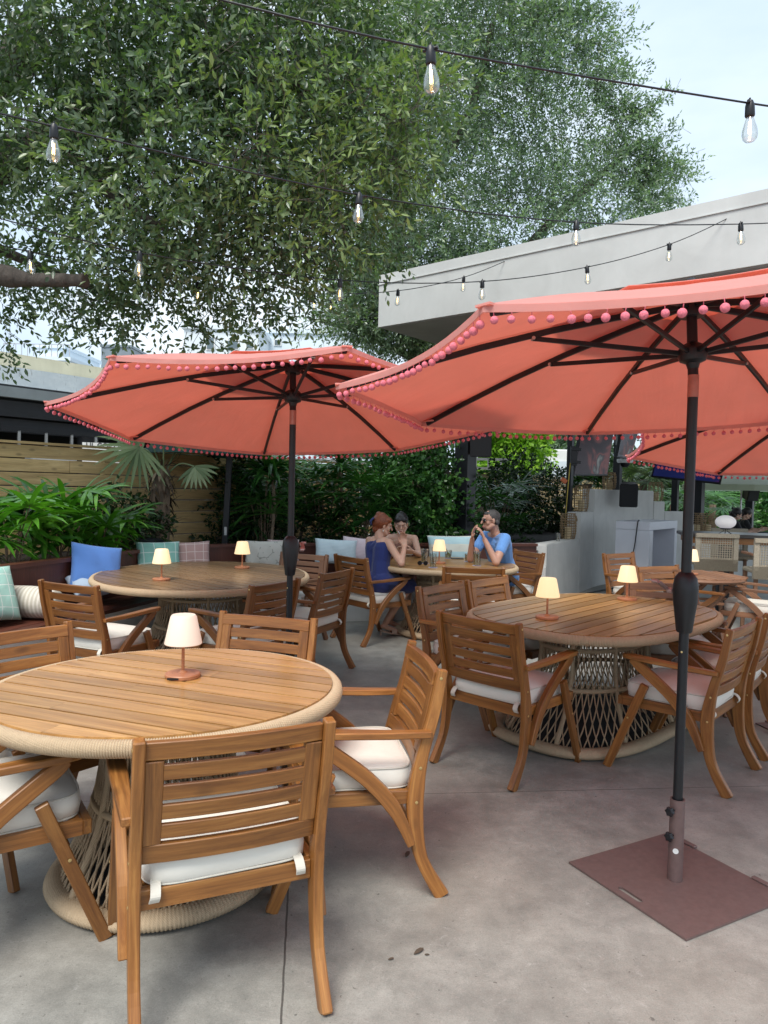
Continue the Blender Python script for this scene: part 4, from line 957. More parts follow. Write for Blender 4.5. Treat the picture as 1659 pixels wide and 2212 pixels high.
def strap(Vs, Fs, Ts, base, d, up, ln, wd, droop, tone, seg=5, fold=.25):
    """one blade with a folded midrib"""
    s = d.cross(up).normalized(); b = len(Vs); p = V(base); dd = V(d)
    for i in range(seg + 1):
        f = i / seg; w_ = wd * (.35 + 1.1 * math.sin(math.pi * min(1, .12 + f * .72)) ) * (1 - f ** 3.5) * .75; n_ = s.cross(dd).normalized()
        Vs += [p - s * w_ + n_ * w_ * fold, p, p + s * w_ + n_ * w_ * fold]; Ts += [tone] * 3
        dd = (dd + V((0, 0, -droop / seg * (.4 + f * 1.6)))).normalized(); p = p + dd * ln / seg
        if i:
            o_ = b + 3 * (i - 1); Fs += [(o_, o_ + 1, o_ + 4), (o_, o_ + 4, o_ + 3), (o_ + 1, o_ + 2, o_ + 5), (o_ + 1, o_ + 5, o_ + 4)]
def fan_plant(name, label, cat, loc, mat, fans, h, spread, blen, bwid, nb=8, arc=4.4, droop=.5, group=None, stems=6, tilt=.7, hmin=.25):
    root = thing(name, label, cat, loc, 0, group); Vs, Fs, Ts = [], [], []; st = MB()
    for k in range(fans):
        a = random.uniform(0, 2 * math.pi); zz = h * random.uniform(hmin, 1); rr_ = spread * math.sqrt(random.random()) * (.55 + .45 * zz / h)
        c = V((rr_ * math.cos(a), rr_ * math.sin(a), zz)); ax = V((math.cos(a), math.sin(a), random.uniform(-.1, 1.0))).normalized(); tn = random.random()
        if k % 3 == 0: st.tube([V((c.x * .3, c.y * .3, 0)), V((c.x * .6, c.y * .6, zz * .6)), c], [.008, .007, .004], 5)
        up = (V((0, 0, 1)) - ax * ax.z).normalized(); sd = ax.cross(up).normalized()
        up = (up + ax * random.uniform(-.5, .3) + sd * random.uniform(-.3, .3)).normalized(); sd = ax.cross(up).normalized()
        n_ = random.randint(nb - 2, nb + 1)
        for j in range(n_):
            f = (j / (n_ - 1) - .5) * arc; d = (ax * math.cos(f * .98) * 1.0 + sd * math.sin(f) + up * .05).normalized()
            if math.cos(f) < 0: d = (sd * math.sin(f) + ax * math.cos(f) * .6).normalized()
            strap(Vs, Fs, Ts, c, d, up, blen * random.uniform(.75, 1.1) * (1 - .22 * abs(f) / arc * 2), bwid, droop * random.uniform(.6, 1.4), min(1, max(0, tn * .7 + random.uniform(0, .3))))
    if st.v: st.build('stems', PBARK, root)
    tri_mesh('foliage', mat, root, np.array([tuple(v) for v in Vs]), np.array(Fs), np.array(Ts)); return root
GP = 'lady palms behind the curved bench'
def lp_(px, Y, label, fans, h, spread, blen, bwid, mat=LF_PALM, zb=.74, **k):
    p = at(px, 1100, Y=Y); return fan_plant('lady_palm', label, 'palm', (p.x, p.y, zb), mat, fans, h, spread, blen, bwid, group=GP, **k)
lp_(20, 6.3, 'bright lady palm cut off by the left edge, in front of the pine fence', 28, .62, .42, .50, .024, droop=.6)
lp_(125, 6.9, 'bright lady palm beside the one at the left edge, taller shoots at its top', 30, .72, .40, .48, .024, droop=.6)
lp_(205, 7.2, 'bright green lady palm directly left of the blue pillow', 26, .50, .40, .46, .024, droop=.7)
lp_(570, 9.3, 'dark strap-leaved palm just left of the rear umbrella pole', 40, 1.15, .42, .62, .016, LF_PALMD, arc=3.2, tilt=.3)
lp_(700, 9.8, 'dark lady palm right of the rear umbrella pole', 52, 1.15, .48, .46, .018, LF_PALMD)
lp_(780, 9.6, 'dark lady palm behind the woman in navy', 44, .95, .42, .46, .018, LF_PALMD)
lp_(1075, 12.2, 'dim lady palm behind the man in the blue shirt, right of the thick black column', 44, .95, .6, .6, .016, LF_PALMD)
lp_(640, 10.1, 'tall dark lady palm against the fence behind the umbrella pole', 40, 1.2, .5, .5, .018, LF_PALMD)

# small sabal palm with shaggy trunk
pc = at(345, 1180, Y=8.25); sp_ = thing('fan_palm', 'small fan palm with shaggy brown trunk and grey-green fronds before the pine fence', 'palm', (pc.x, pc.y, .7))
tk = MB(); tk.tube(cr([(0, 0, 0), (.01, 0, .3), (-.01, 0, .6), (.01, 0, .84), (.03, 0, 1.0)], 5), [.105, .1, .098, .096, .098, .1, .105, .108, .11, .112, .115, .115, .112, .108, .1, .095, .085, .075, .06, .05, .035], 14); tk.build('trunk', PBARK, sp_, smooth=60)
Vs, Fs, Ts = [], [], []
for k in range(150):
    a = random.uniform(0, 6.28); z = random.uniform(.32, 1.05); d = V((math.cos(a) * .55, math.sin(a) * .55, random.choice((-1, -.8, .7)) * random.uniform(.5, 1))).normalized()
    strap(Vs, Fs, Ts, (.095 * math.cos(a), .095 * math.sin(a), z), d, V((math.cos(a), math.sin(a), .2)).normalized(), random.uniform(.1, .24), .016, .5, random.random(), 3)
tri_mesh('leaf_boots', m_leaf('dry_fibre', (.03, .022, .016), (.08, .058, .04), (.24, .18, .12), .05, .9), sp_, np.array([tuple(v) for v in Vs]), np.array(Fs), np.array(Ts))
top = V((.03, 0, .99))
for (ex, ey, ez, dd, ss, span, bl_, nb_) in [(-.20, -.14, 1.24, (-.93, -.2, -.28), (-.25, .05, .96), 4.4, .52, 21), (.40, -.06, 1.04, (.35, -.1, -.93), (.93, 0, .3), 2.6, .30, 11), (-.22, .12, 1.36, (-1, .1, .15), (.1, .4, .9), 3.2, .50, 13),
        (.2, .3, 1.3, (.6, .6, .5), (-.5, .7, -.3), 3.6, .42, 13), (.10, -.25, 1.32, (.5, -.5, .65), (.8, .5, -.2), 3.4, .34, 12), (-.1, .3, 1.1, (-.5, .8, .1), (.8, .5, 0), 3.6, .4, 12)]:
    Vs, Fs, Ts = [], [], []; e = V((ex, ey, ez)); d = V(dd).normalized(); sd = V(ss); sd = (sd - d * sd.dot(d)).normalized(); up = sd.cross(d).normalized()
    st = MB(); st.tube(cr([top - V((0, 0, .1)), top.lerp(e, .5) + V((0, 0, .05)), e], 4), .009, 6); fr_ = st.build('frond_stalk', LF_SABAL, sp_)
    for j_ in range(nb_):
        f = (j_ / (nb_ - 1) - .5) * span; q_ = (d * math.cos(f) + sd * math.sin(f) + up * random.uniform(-.1, .1)).normalized(); strap(Vs, Fs, Ts, e, q_, up, bl_ * random.uniform(.9, 1.05), .019, .35, random.uniform(.3, 1), 5)
    tri_mesh('frond', LF_SABAL, fr_, np.array([tuple(v) for v in Vs]), np.array(Fs), np.array(Ts))
# strap-leaved rosettes standing against the dark planting
for (px, py, Y, n_, ln_, lab) in [(588, 1000, 9.1, 60, .62, 'strap-leaved rosette plant with long drooping blades beside the rear umbrella pole'), (735, 985, 9.7, 46, .5, 'strap-leaved rosette plant rising above the hedge right of the pole')]:
    p = at(px, py, Y=Y); r = thing('cordyline', lab, 'plant', (p.x, p.y, .74)); MB().tube(cr([V((0, 0, 0)), V((.03, 0, (p.z - .74) * .5)), V((0, 0, p.z - .74))], 4), .022, 7).build('stem', PBARK, r); Vs, Fs, Ts = [], [], []
    for k in range(n_):
        a = random.uniform(0, 6.28); d = V((math.cos(a), math.sin(a), random.uniform(-.2, 1.5))).normalized(); strap(Vs, Fs, Ts, V((0, 0, p.z - .74 - random.uniform(0, .15))), d, V((0, 0, 1)), ln_ * random.uniform(.7, 1.15), .021, 1.1, random.random(), 7)
    tri_mesh('foliage', LF_PALMD, r, np.array([tuple(v) for v in Vs]), np.array(Fs), np.array(Ts))
# clipped round-leaved hedge, dark shrubs
def shrub(name, label, cat, blobs, mat, dens, leaf, width, group=None, per=7, sprig=.16, trunk=True, quad=False, fat=.5, twigs=200, droop=0.):
    B = bl(blobs); c = B[0][0]; root = thing(name, label, cat, (0, 0, 0), 0, group)
    if trunk:
        s = MB()
        for (q, r, sq, k) in B: s.tube(cr([V((c[0], c[1], .0)), V((c[0] * .6 + q[0] * .4, c[1] * .6 + q[1] * .4, max(q[2] * .5, .3))), V(q)], 4), [.03] * 4 + [.02] * 4 + [.012], 6)
        s.build('stems', BARK, root)
    crown('foliage', mat, root, B, dens, leaf, width, sprig, per, twigs=twigs, quad=quad, droop=droop); return root
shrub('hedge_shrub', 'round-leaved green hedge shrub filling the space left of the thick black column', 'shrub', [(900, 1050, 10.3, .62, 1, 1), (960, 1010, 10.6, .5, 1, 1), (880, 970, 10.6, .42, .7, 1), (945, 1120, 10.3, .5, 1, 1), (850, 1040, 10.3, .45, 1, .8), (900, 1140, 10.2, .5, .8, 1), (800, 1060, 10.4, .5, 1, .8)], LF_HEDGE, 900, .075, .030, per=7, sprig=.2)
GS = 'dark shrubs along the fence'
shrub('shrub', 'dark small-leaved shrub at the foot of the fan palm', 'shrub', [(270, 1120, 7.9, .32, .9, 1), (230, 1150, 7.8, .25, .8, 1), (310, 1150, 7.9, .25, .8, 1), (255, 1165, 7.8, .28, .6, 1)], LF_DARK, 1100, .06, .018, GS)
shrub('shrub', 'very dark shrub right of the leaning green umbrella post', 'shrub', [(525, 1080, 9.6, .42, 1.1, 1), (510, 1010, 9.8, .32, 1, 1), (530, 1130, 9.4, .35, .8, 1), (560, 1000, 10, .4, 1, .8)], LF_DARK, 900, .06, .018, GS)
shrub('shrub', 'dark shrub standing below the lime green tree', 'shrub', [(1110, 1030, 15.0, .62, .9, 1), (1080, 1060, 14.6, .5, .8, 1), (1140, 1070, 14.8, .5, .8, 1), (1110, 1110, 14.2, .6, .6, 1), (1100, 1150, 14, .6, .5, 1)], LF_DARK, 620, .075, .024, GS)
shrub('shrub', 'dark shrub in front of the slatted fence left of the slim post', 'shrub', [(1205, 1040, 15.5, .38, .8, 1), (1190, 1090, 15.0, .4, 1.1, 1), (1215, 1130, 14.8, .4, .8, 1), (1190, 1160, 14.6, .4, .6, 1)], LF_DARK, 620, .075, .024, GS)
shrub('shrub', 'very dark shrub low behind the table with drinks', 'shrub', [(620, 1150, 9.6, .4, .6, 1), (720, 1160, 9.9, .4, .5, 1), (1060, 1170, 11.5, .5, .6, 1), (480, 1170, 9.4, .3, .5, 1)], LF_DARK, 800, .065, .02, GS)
lime = thing('lime_tree', 'lime green tree glowing beyond the fence between the column and the white truck', 'tree')
MB().tube([V((3.4, 22, 0)), V((3.5, 22, 2.2)), V((3.6, 22, 3.4))], [.16, .12, .06], 10).build('trunk', BARK, lime)
crown('crown', LF_LIME, lime, bl([(1110, 950, 22, 1.1, .8, 1), (1070, 970, 22, .7, .9, 1), (1132, 970, 22, .6, .8, 1), (1100, 1010, 21.8, .8, .6, 1), (1130, 910, 22.3, .8, .7, .9), (1070, 920, 22.2, .8, .7, .9)]), 420, .16, .05, .4, 7, quad=True)
GB = 'background trees beyond the stepped wall'
def bgt(label, blobs, mat, dens=170, leaf=.2, wd=.05, name='tree'):
    B = bl(blobs); r = thing(name, label, 'tree', (0, 0, 0), 0, GB); c = B[0][0]
    MB().tube([V((c[0], c[1], 0)), V((c[0], c[1], c[2] * .7)), V(c)], [.16, .12, .06], 8).build('trunk', BARK, r); crown('crown', mat, r, B, dens, leaf, wd, .5, 7, quad=True)
bgt('grey-green feathery tree behind the white truck', [(1190, 930, 34, 2.2, 1, 1), (1230, 960, 33, 1.8, .9, 1), (1250, 910, 34, 1.8, .9, 1), (1150, 900, 36, 2, 1, 1)], LF_OAK2)
bgt('dark tree mass filling the gap right of the hanging loudspeaker', [(1400, 1060, 27, 1.6, .9, 1), (1460, 1090, 26, 1.6, .9, 1), (1340, 1060, 27, 1.4, .9, 1), (1440, 1020, 28, 1.8, .9, 1), (1300, 1040, 26, 1.2, .8, 1)], LF_DARK)
bgt('dark tree behind the far seated people', [(1560, 1090, 27, 1.8, .9, 1), (1530, 1130, 25, 1.4, .8, 1), (1600, 1060, 29, 2, .9, 1), (1580, 1130, 25, 1.3, .6, 1), (1500, 1060, 28, 1.8, .9, 1)], LF_HEDGE)
bgt('yellow-green tree cut off by the right edge', [(1680, 1080, 26, 1.5, .9, 1), (1660, 1120, 25, 1.3, .8, 1), (1700, 1040, 27, 1.7, .9, 1)], LF_PALMD)
for i, (px, py, Y, sc_, lab) in enumerate([(1390, 1035, 17, .75, 'fan palm with stiff fronds right of the hanging loudspeaker'), (1455, 1080, 19, 1.0, 'fan palm with drooping fronds left of the front umbrella pole'), (1270, 1045, 15.6, .55, 'small palm between the rattan lantern steps and the television'), (1540, 1090, 20, 1.1, 'drooping fan palm behind the bar table')]):
    p = at(px, py, Y=Y); r = thing('fan_palm', lab, 'palm', (p.x, p.y, 0), 0, 'fan palms beyond the stepped wall'); MB().tube([(0, 0, 0), (0, 0, p.z)], .09, 8).build('trunk', PBARK, r)
    Vs, Fs, Ts = [], [], []
    for k in range(13):
        a = random.uniform(0, 6.28); d = V((math.cos(a), math.sin(a), random.uniform(-.25, .9))).normalized(); e = V((0, 0, p.z)) + d * .45 * sc_; up = V((0, 0, 1)); sd = d.cross(up).normalized(); up = sd.cross(d)
        for j in range(15): f = (j / 14 - .5) * 4.4; strap(Vs, Fs, Ts, e, (d * math.cos(f) + sd * math.sin(f)).normalized(), up, .75 * sc_, .022, .6, random.uniform(.2, 1), 4)
    tri_mesh('fronds', LF_SABAL if i in (0,) else LF_PALMD, r, np.array([tuple(v) for v in Vs]), np.array(Fs), np.array(Ts))

# ------------------------------------------------------------ beyond the fence: trucks and sheds
def obox(name, px0, px1, py0, py1, Y, dep, mat, label, cat, z0=None, extra=None):
    a = at(px0, py0, Y=Y); b = at(px1, py1, Y=Y); zt, zb = a.z, (b.z if z0 is None else z0); r = thing(name, label, cat, ((a.x + b.x) / 2, Y + dep / 2, 0)); w_ = b.x - a.x
    MB().box((0, 0, (zt + zb) / 2), (w_, dep, zt - zb)).build('body', mat, r, bevel=.03); return r, w_, zt, zb
r, w_, zt, zb = obox('box_truck', 1172, 1262, 970, 1100, 24, 5, WHITEP, 'white box truck parked beyond the fence behind the slim post', 'truck', z0=.9)
MB().box((0, -2.53, (zt + zb) / 2 - .1), (w_ * .8, .04, (zt - zb) * .72)).build('door', PALEW, r); 
for sx in (-1, 1): MB().lathe([(0, -.14), (.45, -.14), (.45, .14), (0, .14)], 20, (sx * w_ * .4, -1.6, .45), ax=(1, 0, 0)).build('wheel', DARKIN, r)
MB().box((0, -2.5, .8), (w_, .1, .15)).build('bumper', DARKIN, r)
r, w_, zt, zb = obox('box_truck', 1036, 1092, 930, 1060, 23, 4, WHITEP, 'white truck side glimpsed between the thick column and the lime tree', 'truck', z0=.9)
for k in range(4): MB().box((-w_ / 2 + w_ * (k + .5) / 4, -2.02, (zt + zb) / 2), (.04, .04, (zt - zb) * .9)).build('panel_rib', STEEL, r)
for sx in (-1, 1): MB().lathe([(0, -.14), (.45, -.14), (.45, .14), (0, .14)], 20, (sx * w_ * .4, -1.2, .45), ax=(1, 0, 0)).build('wheel', DARKIN, r)
q = M.Rotation(math.atan2(FD.y, FD.x), 3, 'Z'); p = at(780, 988, Y=15.2)
l = thing('ladder', 'pale ladder lying level above the hedge behind the rear umbrella', 'ladder', p, math.atan2(.25, 1))
for zz in (-.1, .16): MB().box((0, 0, zz), (3.6, .03, .07)).build('rail', STEEL, l)
for k in range(9): MB().box((-1.6 + k * .4, 0, .03), (.04, .025, .26)).build('rung', STEEL, l)
p = at(1055, 1003, Y=17.5); l = thing('ladder', 'short ladder end on the truck rack beside the thick black column', 'ladder', p)
for zz in (-.1, .12): MB().box((0, 0, zz), (.9, .03, .06)).build('rail', STEEL, l)
for k in range(3): MB().box((-.3 + k * .3, 0, .01), (.04, .025, .22)).build('rung', STEEL, l)

# ------------------------------------------------------------ loudspeakers, televisions, camera
def speaker(px, py, Y, w_, h_, d_, rz, rx, label):
    p = at(px, py, Y=Y); s = thing('loudspeaker', label, 'loudspeaker', p, rz, 'black wall loudspeakers'); q = M.Rotation(rx, 3, 'X')
    mb = MB(); vs = []
    for y_, k in ((-d_ / 2, 1), (d_ / 2, .72)):
        for x_, z_ in ((-1, -1), (1, -1), (1, 1), (-1, 1)): vs.append(q @ V((x_ * w_ / 2 * k, y_, z_ * h_ / 2 * (1 if k == 1 else .9))))
    mb.add(vs, [(0, 1, 2, 3), (7, 6, 5, 4), (0, 4, 5, 1), (1, 5, 6, 2), (2, 6, 7, 3), (3, 7, 4, 0)]); mb.build('cabinet', BLACKP, s, bevel=.015, seg=2)
    MB().box(q @ V((0, -d_ / 2 - .004, 0)), (w_ * .92, .008, h_ * .94), q).build('grille', m_plain('speaker_grille', (.02, .021, .024), .6, .3, .3, 300), s, bevel=.003)
    MB().box(q @ V((0, d_ / 2 + .04, 0)), (.06, .12, .10)).build('bracket', BLACK, s); return s
speaker(1040, 955, 10.0, .30, .38, .26, R(-12), R(12), 'large loudspeaker high on the thick black column')
speaker(1358, 1067, 12.3, .30, .40, .28, R(-18), R(14), 'loudspeaker hanging in front of the stepped wall')
speaker(1621, 1063, 16.4, .28, .36, .26, R(10), R(14), 'loudspeaker on the far right post under the cream umbrella')
def m_screen(name, stops, em, sc=1.4):
    t = MT(name); v = t.coord('Object', rnd=False); n = t.noise(v, sc, 3, .5, 1.6); c = t.ramp(n, stops); t.col((.01, .01, .012, 1)); t.set(Roughness=.25, Specular_IOR_Level=.2); t.l(c, t.p.inputs['Emission Color']); t.set(Emission_Strength=em); return t.m
def tv(A, B, C_, D_, mat, label):
    """four corners tl, tr, br, bl"""
    c = (A + B + C_ + D_) / 4; n_ = (B - A).cross(D_ - A).normalized(); n_ = n_ if n_.y > 0 else -n_; r = thing('television', label, 'television', c)
    f = MB(); vs = [p - c for p in (A, B, C_, D_)]; vs2 = [v * 1.04 for v in vs]; fs = [(0, 1, 2, 3), (7, 6, 5, 4), (0, 4, 5, 1), (1, 5, 6, 2), (2, 6, 7, 3), (3, 7, 4, 0)]
    f.add([v + n_ * .006 for v in vs2] + [v + n_ * .06 for v in vs2], fs); f.build('frame', BLACKP, r, bevel=.004)
    f = MB(); f.add([v * .985 - n_ * .0 for v in vs] + [v * .985 + n_ * .004 for v in vs], fs); f.build('screen', mat, r)
    MB().box(n_ * .14, (.2, .12, .2)).build('bracket', BLACK, r); return r
SC1 = m_screen('dim_television_picture', [(.30, (.01, .01, .015)), (.50, (.03, .022, .028)), (.56, (.14, .05, .05)), (.60, (.03, .03, .035)), (.70, (.22, .24, .24)), (.8, (.05, .10, .10))], .35, 1.1)
SC3 = m_screen('blue_television_picture', [(.3, (.008, .014, .075)), (.55, (.012, .016, .09)), (.7, (.12, .01, .06))], .35, .6)
tv(at(1262, 905, Y=11.9), at(1330, 900, Y=12.5), at(1312, 1025, Y=12.2), at(1240, 1025, Y=11.6), SC1, 'tilted television with a dim picture above the rattan lanterns')
tv(at(1348, 915, Y=13.6), at(1388, 905, Y=14.2), at(1362, 990, Y=14.0), at(1334, 986, Y=13.4), SC1, 'smaller tilted television half hidden by the right umbrella')
tv(at(1418, 995, Y=14.6), at(1562, 1012, Y=14.0), at(1554, 1042, Y=13.8), at(1409, 1027, Y=14.4), SC3, 'wide television with a blue and purple picture behind the front umbrella pole')
p = at(1350, 1000, Y=13.8); sc_ = thing('security_camera', 'white dome security camera above the hanging loudspeaker', 'camera', p)
MB().lathe([(0, 0), (.13, 0), (.15, .03), (.15, .07), (0, .075)], 20).build('mount', WHITEP, sc_, smooth=35); MB().lathe([(0, -.09), (.05, -.08), (.085, -.04), (.09, -.002), (0, -.001)], 20).build('dome', BLACKP, sc_, smooth=35)
p = at(1239, 985, Y=11.5); hv = thing('cable_box', 'black mounting bracket on the slim dark post beside the tilted television', 'bracket', p)
bx_ = MB(); bx_.box((0, 0, 0), (.10, .10, .30)); bx_.box((.02, -.06, .1), (.16, .04, .04)); bx_.box((.02, -.06, -.1), (.16, .04, .04)); bx_.build('mount', BLACK, hv, bevel=.004)
P = cr([at(1232, 1000, Y=11.45), at(1228, 1040, Y=11.45), at(1223, 1100, Y=11.45), at(1220, 1135, Y=11.45)], 6)
tag(MB().tube(P, .008, 6).build('yellow_cable', m_plain('yellow_rubber', (.5, .38, .05), .6), None, smooth=0), 'yellow cable hanging down the slim dark post beside the lanterns', 'cable')
p = at(1218, 1038, Y=11.3); tag(MB().box(p, (.10, .04, .07), M.Rotation(.6, 3, 'Y')).build('orange_tag', m_plain('orange_plastic', (.6, .15, .05), .5), None, bevel=.01), 'small orange plug fixed to the slim dark post', 'plug')

# ------------------------------------------------------------ rattan lanterns with candles
RATT = m_plain('rattan_cane', (.30, .20, .10), .6, 0, .3, 40)
CAND = m_plain('candle_wax', (.62, .50, .30), .5, 0, .05)
def lantern(x, y, z, r, h, label, handle=True, n=11):
    t = thing('rattan_lantern', label, 'lantern', (x, y, z), random.uniform(0, 3), 'rattan basket lanterns on the stepped wall')
    b = MB()
    for k in range(n):
        zz = .012 + (h - .02) * k / (n - 1); rr_ = r * (1 - .18 * abs(2 * k / (n - 1) - 1) ** 3); b.tube([(rr_ * math.cos(2 * math.pi * j / 24) * (1 + .01 * random.uniform(-1, 1)), rr_ * math.sin(2 * math.pi * j / 24), zz + random.uniform(-.003, .003)) for j in range(24)], .0048, 5, closed=True)
    for j in range(10):
        a = 2 * math.pi * j / 10; b.tube([((r * (1 - .18 * abs(2 * f - 1) ** 3) - .008) * math.cos(a), (r * (1 - .18 * abs(2 * f - 1) ** 3) - .008) * math.sin(a), .01 + (h - .02) * f) for f in (0, .2, .5, .8, 1)], .006, 5)
    b.build('basket', RATT, t, smooth=0)
    if handle: MB().tube(cr([(-r, 0, h * .9), (-r * .8, -r * .6, h * .72), (0, -r * 1.05, h * .60), (r * .8, -r * .6, h * .72), (r, 0, h * .9)], 6), .008, 6).build('handle', RATT, t, smooth=0)
    MB().lathe([(0, .014), (r * .42, .014), (r * .42, h * .45), (r * .36, h * .46), (0, h * .44)], 18).build('candle', CAND, t, smooth=35)
    return t
def on_wall(px, d=-.11):
    i = idx(px); P = offset(WC, d); return P[i]
for px, z, r, h, lab in [(1243, .84, .125, .40, 'rattan lantern with handle on the lowest wide step'), (1271, 1.25, .12, .42, 'rattan lantern on the second step of the plaster wall'), (1326, 1.62, .12, .30, 'rattan lantern standing on top of the plaster wall'), (1424, 1.43, .14, .36, 'rattan lantern half hidden on the step going down to the right')]:
    p = on_wall(px); lantern(p.x, p.y, z, r, h, lab, handle=px < 1300)
p = on_wall(1514); lantern(p.x, p.y, .80, .18, .42, 'left of the two wide rattan lanterns behind the bar table'); p = on_wall(1534); lantern(p.x + .02, p.y, .80, .18, .42, 'right of the two wide rattan lanterns behind the bar table')
pw = on_wall(1222); tg = thing('glass_tumbler', 'small clear glass on the plaster step beside the lowest lantern', 'glass', (pw.x, pw.y - .05, .84)); MB().lathe([(0, 0), (.03, 0), (.034, .12), (.031, .12), (.028, .01), (0, .01)], 18).build('glass', GLASS, tg, smooth=35)

# ------------------------------------------------------------ bar table, globe lamp, wicker stools
bt = thing('bar_table', 'long dark-topped high table with orange-brown edge at the right edge', 'table', (5.25, 9.45, 0), R(-14))
MB().box((0, 0, 1.04), (2.6, .75, .045)).build('tabletop', m_wood('dark_bar_top', [(.3, (.05, .04, .035)), (.7, (.10, .085, .075))], .3), bt, bevel=.005)
MB().box((0, 0, .975), (2.5, .66, .08)).build('apron', TEAK, bt)
for x_ in (-.75, .75):
    MB().box((x_, 0, .47), (.16, .12, .92)).build('leg', BLACK, bt); MB().box((x_, 0, .012), (.5, .5, .02)).build('foot_plate', BLACK, bt)
p = at(1566, 1166, Y=9.35); gl = thing('globe_lamp', 'white squashed globe lamp on a black wire stand on the bar table', 'lamp', (p.x, p.y, 1.0635))
MB().ball((0, 0, .155), .125, 28, 16, (1, 1, .70)).build('globe', m_emit('frosted_globe', (.85, .86, 1), 0, .15, .85), gl, smooth=0)
st_ = MB(); st_.lathe([(0, .062), (.06, .062), (.065, .072), (.06, .078), (0, .078)], 20)
for k in range(6): a = k * math.pi / 3; st_.tube([(.035 * math.cos(a), .035 * math.sin(a), .065), (.02 * math.cos(a), .02 * math.sin(a), .04), (.085 * math.cos(a), .085 * math.sin(a), .004)], .003, 5)
st_.build('stand', BLACK, gl, smooth=35)
WICK = m_plain('pale_wicker', (.38, .33, .25), .8, 0, .25, 120, .4)
def stool(x, y, rz, label):
    t = thing('bar_stool', label, 'stool', (x, y, 0), rz, 'high wicker-backed bar stools at the bar table')
    for sx in (-1, 1):
        for sy in (-1, 1): MB().beam((sx * .21, sy * .20, 0), (sx * .20, sy * .19, .70), .04, .04, up=(0, 1, 0)).build('leg', TEAKR, t, bevel=.003)
        MB().beam((sx * .205, -.2, .25), (sx * .205, .2, .25), .03, .03).build('stretcher', TEAKR, t)
    for sy in (-1, 1): MB().beam((-.2, sy * .195, .22), (.2, sy * .195, .22), .03, .03).build('stretcher', TEAKR, t)
    MB().box((0, 0, .71), (.46, .44, .05)).build('seat', WICK, t, bevel=.015)
    bk_ = MB(); y0 = -.23
    bk_.box((0, y0 - .03, 1.065), (.50, .045, .05)); bk_.box((0, y0, .705), (.50, .035, .15))
    for sx in (-1, 1): bk_.box((sx * .222, y0 - .015, .89), (.056, .035, .32))
    for k in range(14): bk_.box((-.18 + k * .0277, y0 - .016, .91), (.010, .008, .27))
    for k in range(10): bk_.box((0, y0 - .012, .79 + k * .0277), (.39, .008, .010))
    for k in range(30): bk_.box((0, y0 - .018, .635 + k * .0048), (.502, .037, .002))
    bk_.build('backrest', WICK, t, bevel=.002)
    for sx in (-1, 1): MB().box((sx * .235, -.02, .90), (.045, .42, .028)).build('armrest', TEAKR, t, bevel=.004)
stool(4.12, 9.15, R(-8), 'left wicker bar stool partly behind the front umbrella pole'); stool(4.42 + .0, 8.30, R(-10), 'right wicker bar stool at the right edge'); stool(4.95, 10.2, R(175), 'wicker bar stool on the far side of the bar table')
stool(5.95, 9.9, R(170), 'wicker bar stool on the far side of the bar table near the right edge')

# far lounge at the right edge
so_ = thing('outdoor_sofa', 'low dark outdoor sofa with pale cushions under the cream umbrella', 'sofa', at(1640, 1150, Y=15.5) * 1.0); so_.location.z = 0
MB().box((0, 0, .2), (2.6, .8, .36)).build('frame', DARKIN, so_, bevel=.01); MB().box((0, .35, .55), (2.6, .12, .5)).build('backrest', DARKIN, so_, bevel=.01); MB().box((0, -.03, .43), (2.5, .7, .1)).build('cushion', CUSH, so_, bevel=.04, seg=3)
make_umbrella_far = make_umbrella
fu = thing('patio_umbrella', 'cream fringed umbrella far away at the right edge', 'umbrella', at(1600, 1100, Y=16.5)); fu.location.z = 0; 
zc = at(1600, 1048, Y=16.5).z
vs = [(0, 0, zc + .28)]; 
for s_, z_ in ((.35, .24), (.8, .14), (1.25, 0), (1.27, -.13)):
    for j in range(24): a = 2 * math.pi * j / 24; k = 1 - .03 * (j % 3 == 0); vs.append((s_ * k * math.cos(a), s_ * k * math.sin(a), zc + z_))
fs = [(0, 1 + (j + 1) % 24, 1 + j) for j in range(24)] + [(1 + i * 24 + j, 1 + i * 24 + (j + 1) % 24, 25 + i * 24 + (j + 1) % 24, 25 + i * 24 + j) for i in range(3) for j in range(24)]
MB().add(vs, fs).build('canopy', CREAMC, fu); MB().tube([(0, 0, 0), (0, 0, zc + .25)], .02, 10).build('pole', STEEL, fu)
# green cantilever umbrella behind the left umbrella
gp = at(480, 1180, Y=8.9); ge = at(494, 990, Y=8.9)
gu = thing('patio_umbrella', 'dark green umbrella on a leaning black post behind the rear left umbrella', 'umbrella', (gp.x, gp.y, 0))
MB().beam(V((0, 0, 0)) + (V((gp.x, gp.y, 0)) - V((gp.x, gp.y, 0))), V((.075, 0, 1.95)), .075, .06, up=(0, 1, 0)).build('post', BLACK, gu, bevel=.008)
MB().box((.045, -.035, .98), (.03, .01, .10)).build('latch', STEEL, gu)
cc3 = at(442, 955, Y=8.9) - gu.location; zc = at(442, 984, Y=8.9).z
vs = [(cc3.x, cc3.y, zc + .5)] + [(cc3.x + .78 * math.cos(.4 + k * math.pi / 4), cc3.y + .78 * math.sin(.4 + k * math.pi / 4), zc) for k in range(8)]
vs += [(x_, y_, z_ + .004) for x_, y_, z_ in vs]
MB().add(vs, [(0, 1 + k, 1 + (k + 1) % 8) for k in range(8)] + [(9, 10 + (k + 1) % 8, 10 + k) for k in range(8)] + [(1 + k, 10 + k, 10 + (k + 1) % 8, 1 + (k + 1) % 8) for k in range(8)]).build('canopy', GREENC, gu)
for k in range(8): MB().beam(V(vs[0]) - V((0, 0, .02)), V(vs[1 + k]) - V((0, 0, .012)), .02, .02).build('rib', BLACK, gu)
